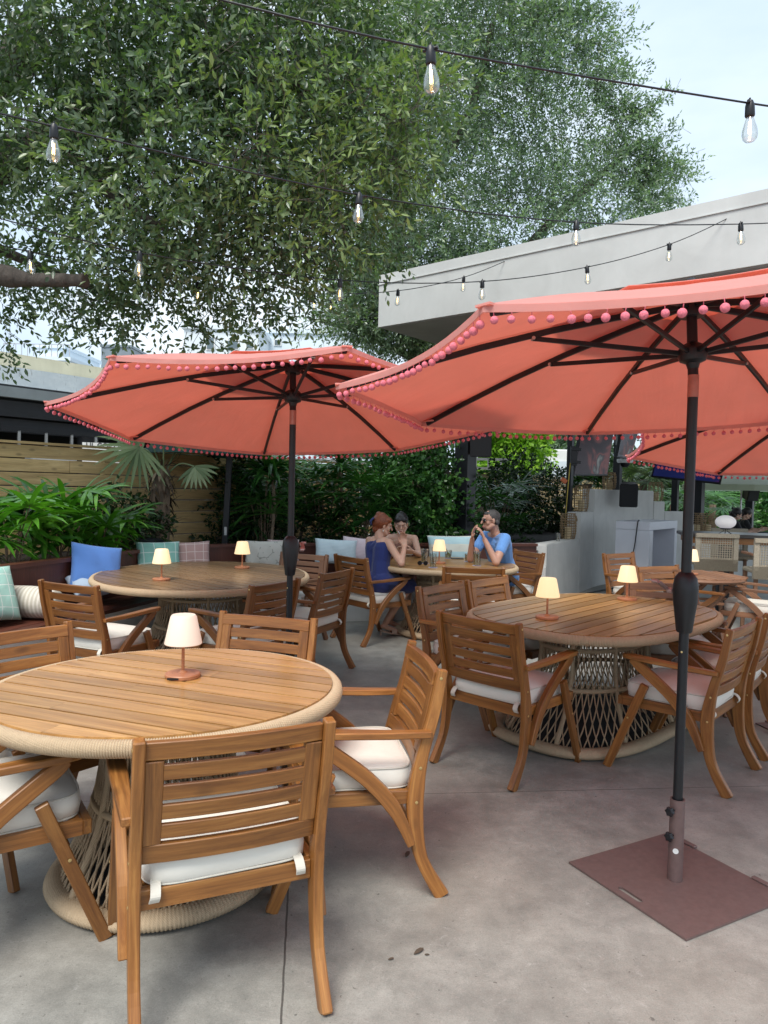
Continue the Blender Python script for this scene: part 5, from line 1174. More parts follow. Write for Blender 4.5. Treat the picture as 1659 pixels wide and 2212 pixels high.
MB().tube(cr([V((.075, 0, 1.93)), V((.06, .0, 2.5)), V((cc3.x * .5, cc3.y * .5, 2.75)), V((cc3.x, cc3.y, zc + .6))], 6), .03, 10).build('arm', BLACK, gu, smooth=0); MB().tube([V((cc3.x, cc3.y, zc + .62)), V((cc3.x, cc3.y, zc + .3))], .02, 8).build('hub', BLACK, gu)
MB().box((0, 0, .02), (.5, .5, .04)).build('base_plate', BLACK, gu)

# ------------------------------------------------------------ pillows
def m_pillow(name, c, line=None, kind='plain', sc=12.):
    t = MT(name); g = t.coord('grain', rnd=False); sx = t.n('SeparateXYZ'); t.l(g, sx.inputs[0]); v = t.coord('Object', rnd=False)
    n = t.noise(v, 500, 2); b = t.noise(v, 9, 3, .5, .7); col = (*c, 1)
    def stripe(s, f, wd): return t.math('LESS_THAN', t.math('ABSOLUTE', t.math('SUBTRACT', t.math('FRACT', t.math('MULTIPLY', s, f)), .5)), wd)
    if kind == 'check': col = t.mix(t.math('MAXIMUM', stripe(sx.outputs[0], sc, .035), stripe(sx.outputs[1], sc, .035)), col, (*line, 1))
    if kind == 'rib': col = t.mix(stripe(sx.outputs[1], sc, .25), col, (*line, 1))
    if kind == 'band': col = t.mix(stripe(sx.outputs[1], sc, .25), col, (*line, 1))
    if kind == 'flower':
        vo = t.n('TexVoronoi', feature='DISTANCE_TO_EDGE'); vo.inputs['Scale'].default_value = 9; t.l(v, vo.inputs['Vector']); k = t.math('MULTIPLY', t.math('LESS_THAN', vo.outputs['Distance'], .03), t.math('GREATER_THAN', b, .5)); col = t.mix(k, col, (*line, 1))
    t.col(col); t.set(Roughness=.9, Sheen_Weight=.15); t.bump(t.math('ADD', t.math('MULTIPLY', n, .08), b), .4, .02); return t.m
def pillow(px, py, Y, w_, h_, label, mat, lean=.35, rz=None, yaw=0., roll=0., thick=.075, z=None, fringe=False):
    p = at(px, py, Y=Y); ns = 22; mb = MB(); vs = []; gs = []
    for side in (1, -1):
        for i in range(ns + 1):
            for j in range(ns + 1):
                u_, v_ = 2 * i / ns - 1, 2 * j / ns - 1; e = (1 - abs(u_) ** 2.6) * (1 - abs(v_) ** 2.6); th = thick * max(e, 0) ** .42
                x_ = w_ / 2 * u_ * (1 - .055 * (1 - v_ * v_)); y_ = h_ / 2 * v_ * (1 - .055 * (1 - u_ * u_)); wr = .006 * math.sin(7 * u_ + 3 * v_ + px) * e
                vs.append((x_, side * (-(th) + wr), y_)); gs.append((u_ * w_ / 2, v_ * h_ / 2, 0))
    m_ = (ns + 1) ** 2; fs = []
    for i in range(ns):
        for j in range(ns): a_ = i * (ns + 1) + j; fs.append((a_, a_ + 1, a_ + ns + 2, a_ + ns + 1)); fs.append((m_ + a_ + ns + 1, m_ + a_ + ns + 2, m_ + a_ + 1, m_ + a_))
    mb.v = []; b0 = 0; mb.v = [tuple(v) for v in vs]; mb.f = fs; mb.g = [tuple(g) + () for g in gs]; mb.t = [.5] * len(vs)
    me = mb.mesh('pillow'); bm = bmesh.new(); bm.from_mesh(me); bmesh.ops.remove_doubles(bm, verts=bm.verts, dist=.0004); bmesh.ops.recalc_face_normals(bm, faces=bm.faces); bm.to_mesh(me); bm.free()
    me.polygons.foreach_set('use_smooth', [True] * len(me.polygons)); me.materials.append(mat); o = bpy.data.objects.new('pillow', me); COL.objects.link(o); tag(o, label, 'pillow', 'scatter pillows on the curved bench')
    o.location = p; o.rotation_euler = (M.Rotation(yaw, 3, 'Z') @ M.Rotation(-lean, 3, 'X') @ M.Rotation(roll, 3, 'Y')).to_euler(); return o
MINT, CREAMP, WHT = (.36, .60, .52), (.62, .57, .47), (.75, .78, .78)
pillow(-26, 1283, 5.35, .44, .44, 'mint checked pillow cut off at the left edge', m_pillow('mint_check', MINT, (.68, .75, .70), 'check', 11), yaw=R(62), lean=.45, roll=R(4))
pillow(208, 1228, 6.45, .46, .44, 'plain bright blue pillow', m_fabric('blue_pillow_fabric', (.10, .24, .62, 1), var=.15), yaw=R(45), lean=.35, roll=R(10))
pillow(190, 1264, 6.35, .32, .26, 'pale blue-white pillow peeping out under the bright blue one', m_fabric('pale_blue_fabric', (.45, .56, .70, 1)), yaw=R(50), lean=1.0)
pillow(343, 1207, 7.38, .44, .36, 'mint checked pillow behind the lamp of the rear left table', m_pillow('mint_check_far', (.22, .46, .40), (.55, .66, .62), 'check', 9), yaw=R(30), lean=.3)
pillow(412, 1204, 7.62, .40, .34, 'dusky pink checked pillow left of the rear table lamp', m_pillow('pink_check', (.42, .27, .25), (.62, .52, .48), 'check', 11), yaw=R(15), lean=.3, roll=R(-3))
pillow(572, 1200, 8.02, .44, .34, 'grey-cream pillow with flower line drawing', m_pillow('flower_pillow', (.52, .50, .44), (.30, .30, .26), 'flower'), yaw=R(12), lean=.3)
pillow(612, 1192, 8.2, .36, .28, 'pink checked pillow behind the flower pillow', m_pillow('pink_check_far', (.46, .32, .31), (.62, .52, .48), 'check', 11), yaw=R(12), lean=.25)
pillow(726, 1192, 8.42, .50, .30, 'pale blue ribbed pillow left of the woman in navy', m_pillow('blue_rib', (.52, .66, .70), (.66, .76, .78), 'rib', 60), yaw=R(14), lean=.3, roll=R(3))
pillow(775, 1188, 8.56, .40, .30, 'pale pink ribbed pillow just behind the woman in navy', m_pillow('pink_rib', (.66, .50, .54), (.74, .64, .66), 'rib', 60), yaw=R(14), lean=.3, roll=R(6))
pillow(975, 1186, 8.85, .60, .34, 'wide cream and pale blue banded pillow between the woman and the man', m_pillow('band_pillow', (.66, .68, .60), (.46, .66, .70), 'band', 5), yaw=R(14), lean=.3)
bo = thing('bolster', 'cream ribbed round bolster with a tassel end at the left', 'pillow', at(64, 1300, Y=5.7), R(-20)); bo['group'] = 'scatter pillows on the curved bench'
bm_ = m_pillow('cream_rib', (.66, .62, .54), (.50, .46, .38), 'rib', 30)
prof = [(0, -.25), (.03, -.252), (.095, -.235), (.122, -.18), (.126, 0), (.122, .18), (.095, .235), (.03, .252), (0, .25)]
MB().lathe(prof, 30, ax=(1, .2, .0)).build('cover', bm_, bo, smooth=0)
ts = MB(); 
for k in range(26): a = random.uniform(0, 6.28); d = V((-1, math.cos(a) * .8, math.sin(a) * .8)); ts.tube([V((-.225, -.045, 0)), V((-.235, -.045, 0)) + V((-.01, math.cos(a) * .06, math.sin(a) * .06))], .005, 5)
ts.build('tassel', CUSH, bo)
# small solar lantern behind the bench
p = at(327, 1172, Y=7.72); sl_ = thing('solar_lantern', 'white lit lantern with a black cap on the bench ledge by the palm trunk', 'lantern', p)
MB().lathe([(0, -.09), (.10, -.09), (.125, 0), (0, 0)], 24).build('body', m_emit('lit_lantern', (.9, 1, .85), 0, .8, .7), sl_, smooth=35); MB().lathe([(0, .002), (.13, .002), (.135, .02), (.09, .045), (0, .05)], 24).build('cap', BLACKP, sl_, smooth=35)

# ------------------------------------------------------------ drinks and small things on the far table
def glass(x, y, h, r, fill, label, straw=True, lime=False):
    t = thing('drinking_glass', label, 'glass', (x, y, .757), random.uniform(0, 3), 'drinks on the far table')
    MB().lathe([(0, 0), (r * .82, 0), (r, h), (r * .95, h), (r * .78, .012), (0, .012)], 20).build('glass', GLASS, t, smooth=35)
    MB().lathe([(0, .013), (r * .775, .013), (r * (.775 + .17 * fill), h * fill), (0, h * fill)], 20).build('drink', DRINK, t, smooth=35)
    if straw: MB().tube([(r * .3, 0, .02), (-r * .9, r * .2, h * 1.45)], .003, 6).build('straw', BLACKP, t)
    if lime: MB().lathe([(0, 0), (.022, 0), (.022, .005), (0, .005)], 14, (0, 0, h * .5), ax=(1, .3, .2)).build('lime_slice', LF_LIME, t)
    MB().lathe([(0, -.0005), (.048, -.0005), (.048, .0008), (0, .0008)], 20).build('coaster', m_plain('lilac_paper', (.42, .40, .62), .9), t)
for (px, py, h, r, f, lab, st, lm) in [(917, 1217, .155, .040, .7, 'tall iced drink nearest the woman in navy', 1, 0), (935, 1226, .145, .036, .35, 'half-empty tall glass at the near edge of the table', 1, 0), (968, 1206, .095, .042, .5, 'short glass with lime and black straw', 1, 1),
        (1012, 1213, .085, .044, .8, 'short cloudy drink beside the phone', 0, 0), (1030, 1222, .150, .042, .85, 'tall cloudy drink in front of the man', 1, 0)]:
    q = at(px, py, z=.757); glass(q.x, q.y, h, r, f, lab, st, lm)
q = at(988, 1207, z=.76); ph = MB().box((q.x, q.y, .762), (.14, .07, .008), M.Rotation(.1, 3, 'Z')).build('phone', BLACKP, None, bevel=.003); tag(ph, 'black phone lying on the far table between the glasses', 'phone')
q = at(913, 1221, z=.76); sg = thing('sunglasses', 'dark sunglasses lying on the far table near the woman in navy', 'sunglasses', (q.x, q.y, .762))
g_ = MB()
for s in (-1, 1): g_.lathe([(0, -.002), (.024, -.002), (.024, .002), (0, .002)], 14, (s * .03, 0, .02), ax=(0, 1, .3)); g_.tube([(s * .055, 0, .03), (s * .05, .11, .008)], .002, 5)
g_.tube([(-.01, 0, .026), (.01, 0, .026)], .002, 5); g_.build('frame', BLACKP, sg)
q = at(879, 1219, z=.76); rg = MB().tube([(q.x + .013 * math.cos(a * .52), q.y + .013 * math.sin(a * .52), .762) for a in range(12)], .003, 5, closed=True).build('ring', BRASS, None, smooth=0); tag(rg, 'tiny gold ring lying on the table edge by her elbow', 'ring')
q = at(880, 1201, z=.76); br = MB().lathe([(0, 0), (.03, 0), (.07, .025), (.075, .04), (.07, .038), (.03, .012), (0, .01)], 22, (q.x + .0, q.y, .757)).build('bowl', WHITEP, None, smooth=35); tag(br, 'small white bowl on the table before the dark-haired woman', 'bowl')
# dry leaves and bits on the floor
dl = m_plain('dry_leaf', (.09, .065, .045), .9)
for i, (px, py, s_, lab) in enumerate([(905, 2057, .020, 'curled dry leaf nearest on the floor'), (845, 2074, .009, 'tiny dry leaf left of the curled one'), (880, 1847, .022, 'flat brown leaf beside the flared chair leg'), (922, 2065, .007, 'tiny crumb right of the curled leaf')]):
    q = at(px, py, z=0); ring = [(1.3, 0), (.7, .35), (0, .45), (-.8, .3), (-1.1, 0), (-.6, -.35), (.2, -.4), (.9, -.2)]; a_ = random.uniform(0, 6)
    vs = [V((q.x + s_ * (x_ * math.cos(a_) - y_ * math.sin(a_)), q.y + s_ * (x_ * math.sin(a_) + y_ * math.cos(a_)), .004 + s_ * .25 * abs(y_))) for x_, y_ in ring]; vs += [v + V((0, 0, .002)) for v in vs]
    tag(MB().add(vs, [tuple(range(8)), tuple(range(15, 7, -1))] + [(k, (k + 1) % 8, 8 + (k + 1) % 8, 8 + k) for k in range(8)]).build('dry_leaf', dl, None), lab, 'leaf')
# ------------------------------------------------------------ people
def m_skin(name, c):
    t = MT(name); v = t.coord('Object', rnd=False); n = t.noise(v, 14, 4); t.col(t.mix(n, tuple(x * .82 for x in c) + (1,), (*c, 1))); t.set(Roughness=.5, Subsurface_Weight=.12, Subsurface_Scale=.01); return t.m
SK1 = m_skin('sunburnt_skin', (.56, .31, .22)); SK2 = m_skin('tan_skin', (.58, .33, .23)); SK3 = m_skin('warm_skin', (.62, .38, .28))
HB = m_plain('auburn_hair', (.20, .050, .016), .5, 0, .4, 60, .4); HD = m_plain('dark_hair', (.012, .008, .008), .4, 0, .4, 60, .4); HG = m_plain('greying_hair', (.055, .048, .045), .6, 0, .5, 90, .4)
NAVY = m_fabric('navy_dress_fabric', (.012, .024, .13, 1), crease=.8); BLUE = m_fabric('light_blue_shirt_fabric', (.14, .32, .68, 1), crease=.8); TANF = m_fabric('tan_top_fabric', (.33, .17, .13, 1), crease=.5); BLK = m_fabric('black_cloth', (.01, .01, .013, 1), crease=.5)
BEIGE = m_plain('beige_leather', (.50, .36, .27), .5)
def remeshed(mb, name, mat, parent, vox=.006, it=5, fac=.5):
    me = mb.mesh(name); o = bpy.data.objects.new(name, me); COL.objects.link(o)
    r = o.modifiers.new('r', 'REMESH'); r.mode = 'VOXEL'; r.voxel_size = vox; r.use_smooth_shade = True
    s = o.modifiers.new('s', 'SMOOTH'); s.factor = fac; s.iterations = it
    dg = bpy.context.evaluated_depsgraph_get(); dg.update(); m2 = bpy.data.meshes.new_from_object(o.evaluated_get(dg)); m2.name = name; o.modifiers.clear(); o.data = m2; m2.materials.clear(); m2.materials.append(mat)
    m2.polygons.foreach_set('use_smooth', [True] * len(m2.polygons)); o.parent = parent; return o
def hand(mb, wr, d, thumb, curl=.5, spread=.12, point=False, pinch=False):
    """wrist, finger direction, thumb side; palm normal = side the fingers curl to"""
    d = V(d).normalized(); s = V(thumb); s = (s - d * s.dot(d)).normalized(); n = d.cross(s).normalized(); w = V(wr)
    for k, o in enumerate((.028, .010, -.009, -.026)):
        b = w + d * (.082 - .004 * abs(k - 1)) + s * o; mb.cap(w + s * o * .6, .014, b, .0125, 8)
        L3 = (.040, .045, .042, .032)[k]; dd = (d + s * o * spread * 40 * .25).normalized(); p = b; cu = curl * (1 + .15 * k)
        if point and k == 0: cu = .1
        for j, (l, r0, r1) in enumerate(((L3, .0105, .0095), (L3 * .66, .0092, .0085), (L3 * .5, .0083, .007))):
            dd = (dd * math.cos(cu * (.8 if j else .6)) + n * math.sin(cu * (.8 if j else .6))).normalized(); q = p + dd * l; mb.cap(p, r0, q, r1, 8); p = q
    b = w + d * .025 + s * .022; e = b + (d * .6 + s * .65 + n * .35).normalized() * .042; f = e + (d * .85 + s * .15 + n * .45).normalized() * .034; mb.cap(b, .014, e, .0115, 8); mb.cap(e, .0112, f, .009, 8)
def head_mat(f, up=(0, 0, 1)):
    f = V(f).normalized(); x = f.cross(V(up)).normalized(); u = x.cross(f).normalized(); return M((x, f, u)).transposed()     # columns: right, forward, up
def build_head(mb, c, Q, neck, k=1.):
    g = lambda x, y, z: V(c) + Q @ V((x * k, y * k, z * k))
    mb.ball(g(0, -.012, .028), .088 * k, 18, 12, (.84, 1.04, .98), Q); mb.ball(g(0, .030, -.03), .062 * k, 16, 12, (.92, .86, 1.18), Q); mb.cap(g(0, .048, -.092), .022 * k, g(0, .052, -.080), .026 * k)
    mb.cap(g(0, .088, .012), .009 * k, g(0, .108, -.022), .0125 * k, 10); mb.ball(g(0, .082, .030), .016 * k, 10, 8, (2.6, .7, .6), Q)
    mb.cap(g(-.016, .088, -.058), .0065 * k, g(.016, .088, -.058), .0065 * k, 8); mb.cap(g(-.013, .086, -.067), .008 * k, g(.013, .086, -.067), .008 * k, 8)
    for s in (-1, 1):
        mb.ball(g(s * .048, .052, -.020), .026 * k, 10, 8, (.8, .8, .9), Q); mb.ball(g(s * .079, -.005, -.005), .020 * k, 10, 8, (.42, .85, 1.35), Q); mb.cap(g(s * .03, .04, -.075), .03 * k, g(s * .055, 0, -.05), .026 * k)
    mb.cap(g(0, -.025, -.04), .05 * k, neck, .052 * k)
def face(c, Q, par, k=1., closed=False, lips=(.42, .12, .11, 1), brow=HD):
    g = lambda x, y, z: V(c) + Q @ V((x * k, y * k, z * k)); w = m_plain('eye_white', (.7, .7, .68), .2); 
    for s in (-1, 1):
        if not closed: MB().ball(g(s * .031, .0745, .003), .0105 * k, 10, 8, (1.15, .6, .7), Q).build('eye', w, par, smooth=0); MB().ball(g(s * .031, .0805, .002), .0056 * k, 8, 6, (1, .5, 1), Q).build('iris', m_plain('dark_iris', (.02, .012, .008), .2), par, smooth=0)
        else: MB().tube([g(s * .019, .082, -.002), g(s * .031, .084, -.005), g(s * .043, .078, -.002)], .0028 * k, 6).build('eyelid_line', HD, par)
        MB().tube([g(s * .016, .0885, .021), g(s * .032, .088, .027), g(s * .048, .076, .020)], .0032 * k, 6).build('eyebrow', brow, par)
    lm_ = m_plain('lips', lips, .4); b = MB(); b.tube([g(-.021, .084, -.061), g(-.008, .0935, -.0575), g(0, .0935, -.059), g(.008, .0935, -.0575), g(.021, .084, -.061)], .0042 * k, 7); b.tube([g(-.018, .084, -.063), g(0, .0935, -.0675), g(.018, .084, -.063)], .0052 * k, 7); b.build('lips', lm_, par, smooth=0)
def person(label, P, skin, hk=1., vox=.0055):
    """P: joints in world space"""
    root = thing('person', label, 'person', (P['hip'].x, P['hip'].y, 0)); o = root.location.copy(); J = {k: (v - o if isinstance(v, V) else v) for k, v in P.items()}
    mb = MB(); hip, neck, head = J['hip'], J['neck'], J['head']; lat = (J['shL'] - J['shR']).normalized(); wch = P.get('build', 1.); spine = (neck - hip).normalized()
    fwd = lat.cross(spine) * -1 if False else spine.cross(lat) * -1
    for s, t_ in ((1, 'L'), (-1, 'R')):
        mb.cap(hip + lat * .07 * s, .105 * wch, hip + spine * .20 + lat * .055 * s, .088 * wch); mb.cap(hip + spine * .20 + lat * .055 * s, .086 * wch, hip + spine * .40 + lat * .075 * s, .092 * wch)
        mb.cap(neck - spine * .045 + lat * .02 * s, .045, J['sh' + t_], .047 * wch); mb.cap(hip + spine * .40 + lat * .07 * s, .08 * wch, J['sh' + t_] - V((0, 0, .03)), .05 * wch)
        mb.cap(J['sh' + t_], .049 * wch, J['el' + t_], .037 * wch); mb.cap(J['el' + t_], .037 * wch, J['wr' + t_], .024 * wch)
        hp = hip + lat * .085 * s; mb.cap(hp, .088 * wch, J['kn' + t_], .056 * wch); mb.cap(J['kn' + t_], .053 * wch, J['kn' + t_].lerp(J['an' + t_], .3), .053 * wch); mb.cap(J['kn' + t_].lerp(J['an' + t_], .3), .053 * wch, J['an' + t_], .033)
        an = J['an' + t_]; td = V(P.get('toe', (0, 1, 0))).normalized(); mb.cap(an - V((0, 0, .045)) - td * .03, .028, an - V((0, 0, .05)) + td * .11, .024); mb.cap(an - V((0, 0, .06)) + td * .1, .022, an - V((0, 0, .064)) + td * .155, .016)
        hand(mb, J['wr' + t_], P['hd' + t_], P['th' + t_], P.get('curl' + t_, .5))
    Q = head_mat(P['look'], P.get('up', (0, 0, 1))); build_head(mb, head, Q, neck, hk)
    b = remeshed(mb, 'body', skin, root, vox, 4); return root, J, Q, lat, spine, wch
def torso_cloth(J, lat, spine, w, infl, top=.40):
    mb = MB(); hip = J['hip']
    for s in (1, -1): mb.cap(hip + lat * .07 * s - spine * .02, .108 * w + infl, hip + spine * .20 + lat * .055 * s, .088 * w + infl); mb.cap(hip + spine * .20 + lat * .055 * s, .086 * w + infl, hip + spine * top + lat * .075 * s, .093 * w + infl)
    return mb
# the man
mn = dict(hip=V((1.37, 8.20, .60)), neck=V((1.225, 7.98, 1.085)), head=V((1.165, 7.945, 1.222)), shL=V((1.305, 7.80, 1.035)), shR=V((1.135, 8.15, 1.035)), elL=V((1.185, 7.60, .80)), elR=V((.955, 7.94, .80)),
    wrL=at(1047, 1166, Y=7.66), wrR=at(1020, 1165, Y=7.84), knL=V((1.03, 7.86, .52)), knR=V((.96, 8.05, .52)), anL=V((1.05, 7.75, .10)), anR=V((1.0, 8.15, .10)), toe=V((-.9, -.43, 0)),
    hdL=V((-.35, .1, .93)), thL=V((.2, .9, .0)), hdR=V((.05, -.2, .97)), thR=V((-.3, -.9, .1)), curlL=.38, curlR=.34, look=V((-.97, -.26, -.08)), build=1.12)
mr, J, Q, lat, sp, w_ = person('man in light blue t-shirt and dark sunglasses gesturing with raised hands', mn, SK1, 1.0)
tb = torso_cloth(J, lat, sp, w_, .012)
for s, t_ in ((1, 'L'), (-1, 'R')):
    tb.cap(J['neck'] - sp * .06 + lat * .03 * s, .052, J['sh' + t_], .062); tb.cap(J['hip'] + sp * .40 + lat * .07 * s, .10, J['sh' + t_] - V((0, 0, .03)), .066); tb.cap(J['sh' + t_], .062, J['sh' + t_].lerp(J['el' + t_], .52), .060)
tb.cap(J['hip'] + sp * .05, .15, J['hip'] + sp * .3, .125)
remeshed(tb, 'shirt', BLUE, mr, .0065, 4)
tb = MB()
for s, t_ in ((1, 'L'), (-1, 'R')):
    tb.cap(J['hip'] + lat * .085 * s, .108, J['kn' + t_].lerp(J['hip'], .1), .075); sh = MB().cap(J['an' + t_] - V((0, 0, .052)) - V((-.9, -.43, 0)) * .03, .038, J['an' + t_] - V((0, 0, .058)) + V((-.9, -.43, 0)) * .14, .03); remeshed(sh, 'shoe', BLK, mr, .008, 2)
remeshed(tb, 'shorts', BLK, mr, .007, 3)
g = lambda x, y, z: J['head'] + Q @ V((x, y, z))
hr = MB(); hr.ball(g(0, -.024, .036), .089, 20, 14, (.88, 1.02, .93), Q); hr.ball(g(0, .030, .074), .044, 14, 10, (1.2, .9, .6), Q); hr.cap(g(-.06, -.05, -.02), .03, g(.06, -.05, -.02), .03); remeshed(hr, 'hair', HG, mr, .005, 3)
face(J['head'], Q, mr, brow=HG); sgm = MB()
for s in (-1, 1): sgm.ball(g(s * .032, .087, .002), .026, 14, 8, (1.1, .28, .82), Q); sgm.tube([g(s * .053, .082, .010), g(s * .077, .04, .010), g(s * .082, -.01, .006)], .0028, 6)
sgm.tube([g(-.012, .096, .010), g(.012, .096, .010)], .0028, 6); sgm.build('sunglasses', BLACKP, mr, smooth=0)
bd = MB(); bd.ball(g(0, .062, -.078), .03, 12, 9, (.95, .75, .85), Q); bd.build('stubble', m_plain('grey_stubble', (.22, .14, .11), .9, 0, .4, 300), mr, smooth=0)
MB().tube([J['wrL'] + V((-.004, .012, .092)) + V((.010 * math.cos(a * .6), .010 * math.sin(a * .6), 0)) for a in range(11)], .0022, 5, closed=True).build('ring', STEEL, mr)
# the woman in navy
wn = dict(hip=V((-.055, 7.42, .585)), neck=V((-.045, 7.595, 1.035)), head=V((-.006, 7.632, 1.152)), shR=V((.055, 7.455, .985)), shL=V((-.145, 7.735, .985)), elR=V((.185, 7.275, .795)), elL=V((.06, 7.82, .80)),
    wrR=at(874, 1180, Y=7.38), wrL=at(858, 1197, Y=7.62), knR=V((.28, 7.62, .53)), knL=V((.20, 7.78, .53)), anR=V((.045, 7.62, .135)), anL=V((.10, 7.86, .135)), toe=V((.95, .2, -.32)),
    hdR=V((-.15, .30, .93)), thR=V((-.8, .0, .2)), hdL=V((.65, -.6, .25)), thL=V((.2, .1, .9)), curlR=.85, curlL=.35, look=V((.93, .22, -.22)), up=V((.15, 0, 1)), build=.94)
wr_, J, Q, lat, sp, w_ = person('auburn-haired woman in a navy one-shoulder dress leaning on the table', wn, SK2, .96)
tb = torso_cloth(J, lat, sp, w_, .012, .36); tb.cap(J['hip'] + sp * .36 - lat * .05, .085, J['neck'] - sp * .05 - lat * .055, .045); tb.cap(J['hip'] + sp * .33 + lat * .05, .095, J['hip'] + sp * .38 - lat * .04, .09)
for t_, s in (('L', 1), ('R', -1)): tb.cap(J['hip'] + lat * .09 * s, .118, J['kn' + t_], .085)
tb.cap(J['hip'] + V((0, 0, -.02)), .15, J['hip'] + (J['knR'] - J['hip']) * .5, .11); tb.cap(J['hip'] - lat * .13 + V((0, 0, -.03)), .07, J['hip'] + lat * .13 + V((0, 0, -.03)), .07)
remeshed(tb, 'dress', NAVY, wr_, .0065, 4)
g = lambda x, y, z: J['head'] + Q @ V((x * .96, y * .96, z * .96))
hr = MB(); hr.ball(g(0, -.032, .040), .094, 20, 14, (.92, 1.0, .98), Q); hr.ball(g(0, -.08, .02), .06, 14, 10, (.95, .8, 1.2), Q); hr.ball(g(.0, -.075, .108), .036, 12, 9, (1.1, 1, .9), Q); hr.ball(g(.01, -.04, .125), .022, 10, 8, (1, 1.2, .8), Q); hr.cap(g(0, -.065, -.05), .045, g(0, -.06, 0), .055); hr.ball(g(.04, .035, .075), .04, 12, 9, (.9, 1, .8), Q); hr.ball(g(-.04, .035, .075), .04, 12, 9, (.9, 1, .8), Q)
remeshed(hr, 'hair', HB, wr_, .005, 2)
face(J['head'], Q, wr_, .96, brow=HB); cl = MB()
for k in range(5): cl.tube([g(.02 + .012 * (k - 2), -.135 + .003 * abs(k - 2), .06), g(.02 + .014 * (k - 2), -.155, .02), g(.02 + .012 * (k - 2), -.135, -.02)], .006, 6)
cl.build('hair_clip', NAVY, wr_, smooth=0)
for s in (-1, 1): MB().ball(g(s * .084, -.005, -.052), .008, 8, 6).build('earring', m_plain('pearl', (.7, .66, .58), .2), wr_, smooth=0)
for t_ in 'LR':
    an = J['an' + t_]; td = V((.95, .2, 0)).normalized(); sh = MB(); sh.sweep(cr([an - V((0, 0, .085)) - td * .05, an - V((0, 0, .098)), an - V((0, 0, .118)) + td * .09, an - V((0, 0, .124)) + td * .17], 4), .07, .012); sh.sweep([an - V((0, 0, .09)) - td * .045, an - V((0, 0, .132)) - td * .05], .014, .016, up=(0, 1, 0))
    sh.sweep(cr([an + V((.02, -.04, -.115)) + td * .08, an + V((0, 0, -.055)) + td * .085, an + V((-.02, .04, -.115)) + td * .08], 4), .05, .006); sh.build('sandal', BEIGE, wr_, smooth=40)
wp = J['wrR'] + V((-.035, .04, .10)); MB().tube([wp, wp + V((-.035, .0, .05))], .004, 6).build('lip_balm', WHITEP, wr_)
# the dark-haired woman
wd = dict(hip=V((.20, 8.80, .585)), neck=V((.205, 8.56, 1.015)), head=V((.205, 8.50, 1.138)), shL=V((.365, 8.545, .965)), shR=V((.045, 8.545, .965)), elL=V((.415, 8.33, .795)), elR=V((-.01, 8.36, .80)),
    wrL=at(893, 1192, Y=8.15), wrR=V((.14, 8.18, .82)), knL=V((.31, 8.42, .54)), knR=V((.12, 8.42, .54)), anL=V((.30, 8.48, .10)), anR=V((.12, 8.48, .10)), toe=V((0, -1, 0)),
    hdL=V((-.9, -.2, .05)), thL=V((0, -.5, .6)), hdR=V((.8, -.3, .3)), thR=V((0, 0, 1)), curlL=.7, curlR=.5, look=V((-.02, -.87, -.38)), up=V((0, 0, 1)), build=.88)
wd_, J, Q, lat, sp, w_ = person('dark-haired woman in a tan top looking down, seated on the bench', wd, SK3, .93)
tb = torso_cloth(J, lat, sp, w_, .010, .36)
for s, t_ in ((1, 'L'), (-1, 'R')): tb.cap(J['hip'] + sp * .36 + lat * s * .06, .07, J['neck'] - V((0, 0, .055)) + lat * s * .08, .026); tb.cap(J['hip'] + lat * .085 * s, .10, J['kn' + t_], .07)
remeshed(tb, 'top', TANF, wd_, .0065, 4)
g = lambda x, y, z: J['head'] + Q @ V((x * .93, y * .93, z * .93))
hr = MB(); hr.ball(g(0, -.026, .044), .090, 20, 14, (.90, 1.0, .98), Q); hr.ball(g(.033, .030, .072), .044, 12, 9, (1, 1, .8), Q); hr.ball(g(-.033, .030, .072), .044, 12, 9, (1, 1, .8), Q); hr.ball(g(0, -.10, .09), .035, 12, 9); hr.cap(g(-.065, -.03, .0), .025, g(.065, -.03, .0), .025); remeshed(hr, 'hair', HD, wd_, .005, 2)
face(J['head'], Q, wd_, .93, closed=True)
for s in (-1, 1): MB().tube([g(s * .086, -.005, -.035) + V((0, .012 * math.cos(a * .6), .012 * math.sin(a * .6))) for a in range(11)], .0025, 5, closed=True).build('earring', BRASS, wd_)
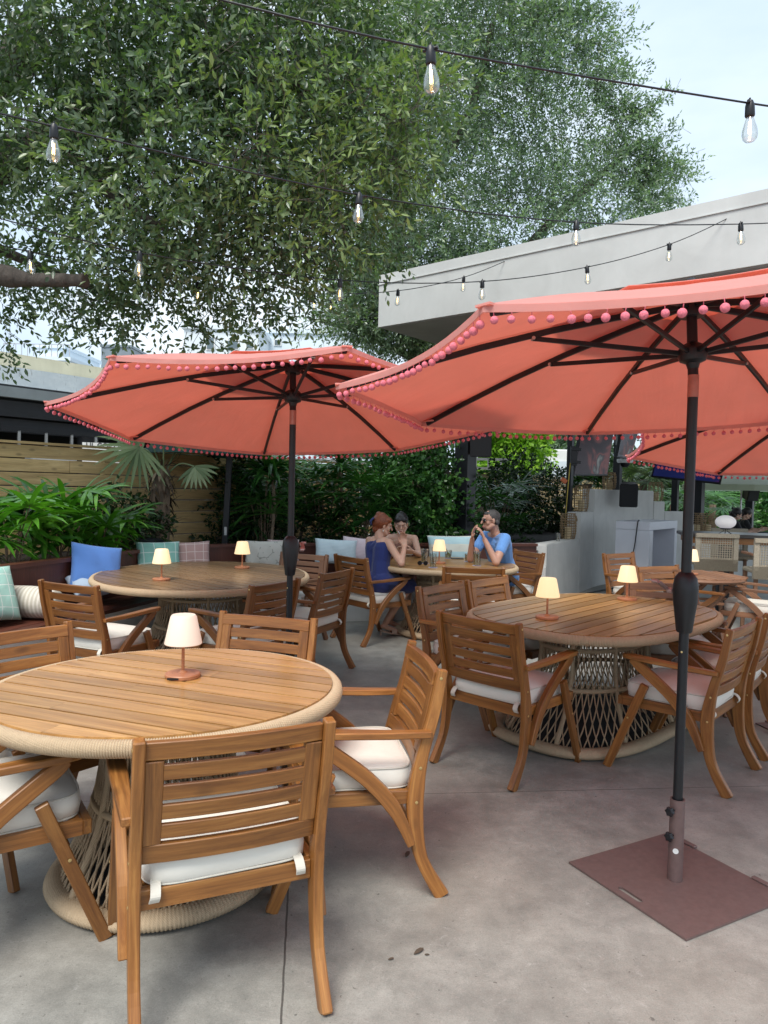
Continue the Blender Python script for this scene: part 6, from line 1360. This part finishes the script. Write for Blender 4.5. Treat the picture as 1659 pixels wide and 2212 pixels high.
# two far people at the right edge
for i, (px, Y, dx, lab) in enumerate([(1578, 15.2, .25, 'far woman with curly black hair in a black t-shirt, half turned away'), (1600, 15.9, .3, 'far person in dark clothes looking down at a phone, rightmost')]):
    b = at(px, 1140, Y=Y); h0 = V((b.x, b.y, .56)); f = V((.9, -.2, 0)).normalized(); l_ = V((-f.y, f.x, 0)); nk = h0 + V((0, 0, .50)) + f * .06
    P = dict(hip=h0, neck=nk, head=nk + f * .06 + V((0, 0, .12)), shL=nk + l_ * .18 - V((0, 0, .05)), shR=nk - l_ * .18 - V((0, 0, .05)), elL=nk + l_ * .2 + f * .12 - V((0, 0, .28)), elR=nk - l_ * .2 + f * .12 - V((0, 0, .28)),
        wrL=nk + l_ * .06 + f * .33 - V((0, 0, .22)), wrR=nk - l_ * .06 + f * .33 - V((0, 0, .22)), knL=h0 + f * .42 + l_ * .1 - V((0, 0, .04)), knR=h0 + f * .42 - l_ * .1 - V((0, 0, .04)), anL=h0 + f * .40 + l_ * .1 - V((0, 0, .46)), anR=h0 + f * .40 - l_ * .1 - V((0, 0, .46)), toe=f,
        hdL=f + V((0, 0, .3)), thL=V((0, 0, 1)), hdR=f + V((0, 0, .3)), thR=V((0, 0, 1)), look=f + V((0, 0, -.35 - .2 * i)), build=.95)
    pr, J, Q, lat, sp, w_ = person(lab, P, SK3, .95, .009)
    tb = torso_cloth(J, lat, sp, w_, .012)
    for s, t_ in ((1, 'L'), (-1, 'R')): tb.cap(J['hip'] + sp * .40 + lat * .07 * s, .09, J['sh' + t_] - V((0, 0, .03)), .06); tb.cap(J['sh' + t_], .058, J['sh' + t_].lerp(J['el' + t_], .5), .055)
    remeshed(tb, 'shirt', BLK, pr, .01, 3); tb = MB()
    for s, t_ in ((1, 'L'), (-1, 'R')): tb.cap(J['hip'] + lat * .085 * s, .105, J['kn' + t_], .07); tb.cap(J['kn' + t_], .065, J['an' + t_], .05)
    remeshed(tb, 'trousers', m_fabric('mauve_cloth', (.16, .10, .13, 1)) if i == 0 else BLK, pr, .01, 3)
    g = lambda x, y, z: J['head'] + Q @ V((x, y, z)); hr = MB(); hr.ball(g(0, -.03, .045), .10, 16, 12, (.92, 1, 1), Q); hr.cap(g(0, -.09, .0), .06, g(0, -.10, -.10), .05)
    if i == 0: 
        for k in range(14): hr.ball(g(random.uniform(-.08, .08), random.uniform(-.14, -.04), random.uniform(-.08, .12)), .03, 8, 6)
    remeshed(hr, 'hair', HD, pr, .007, 2); face(J['head'], Q, pr)
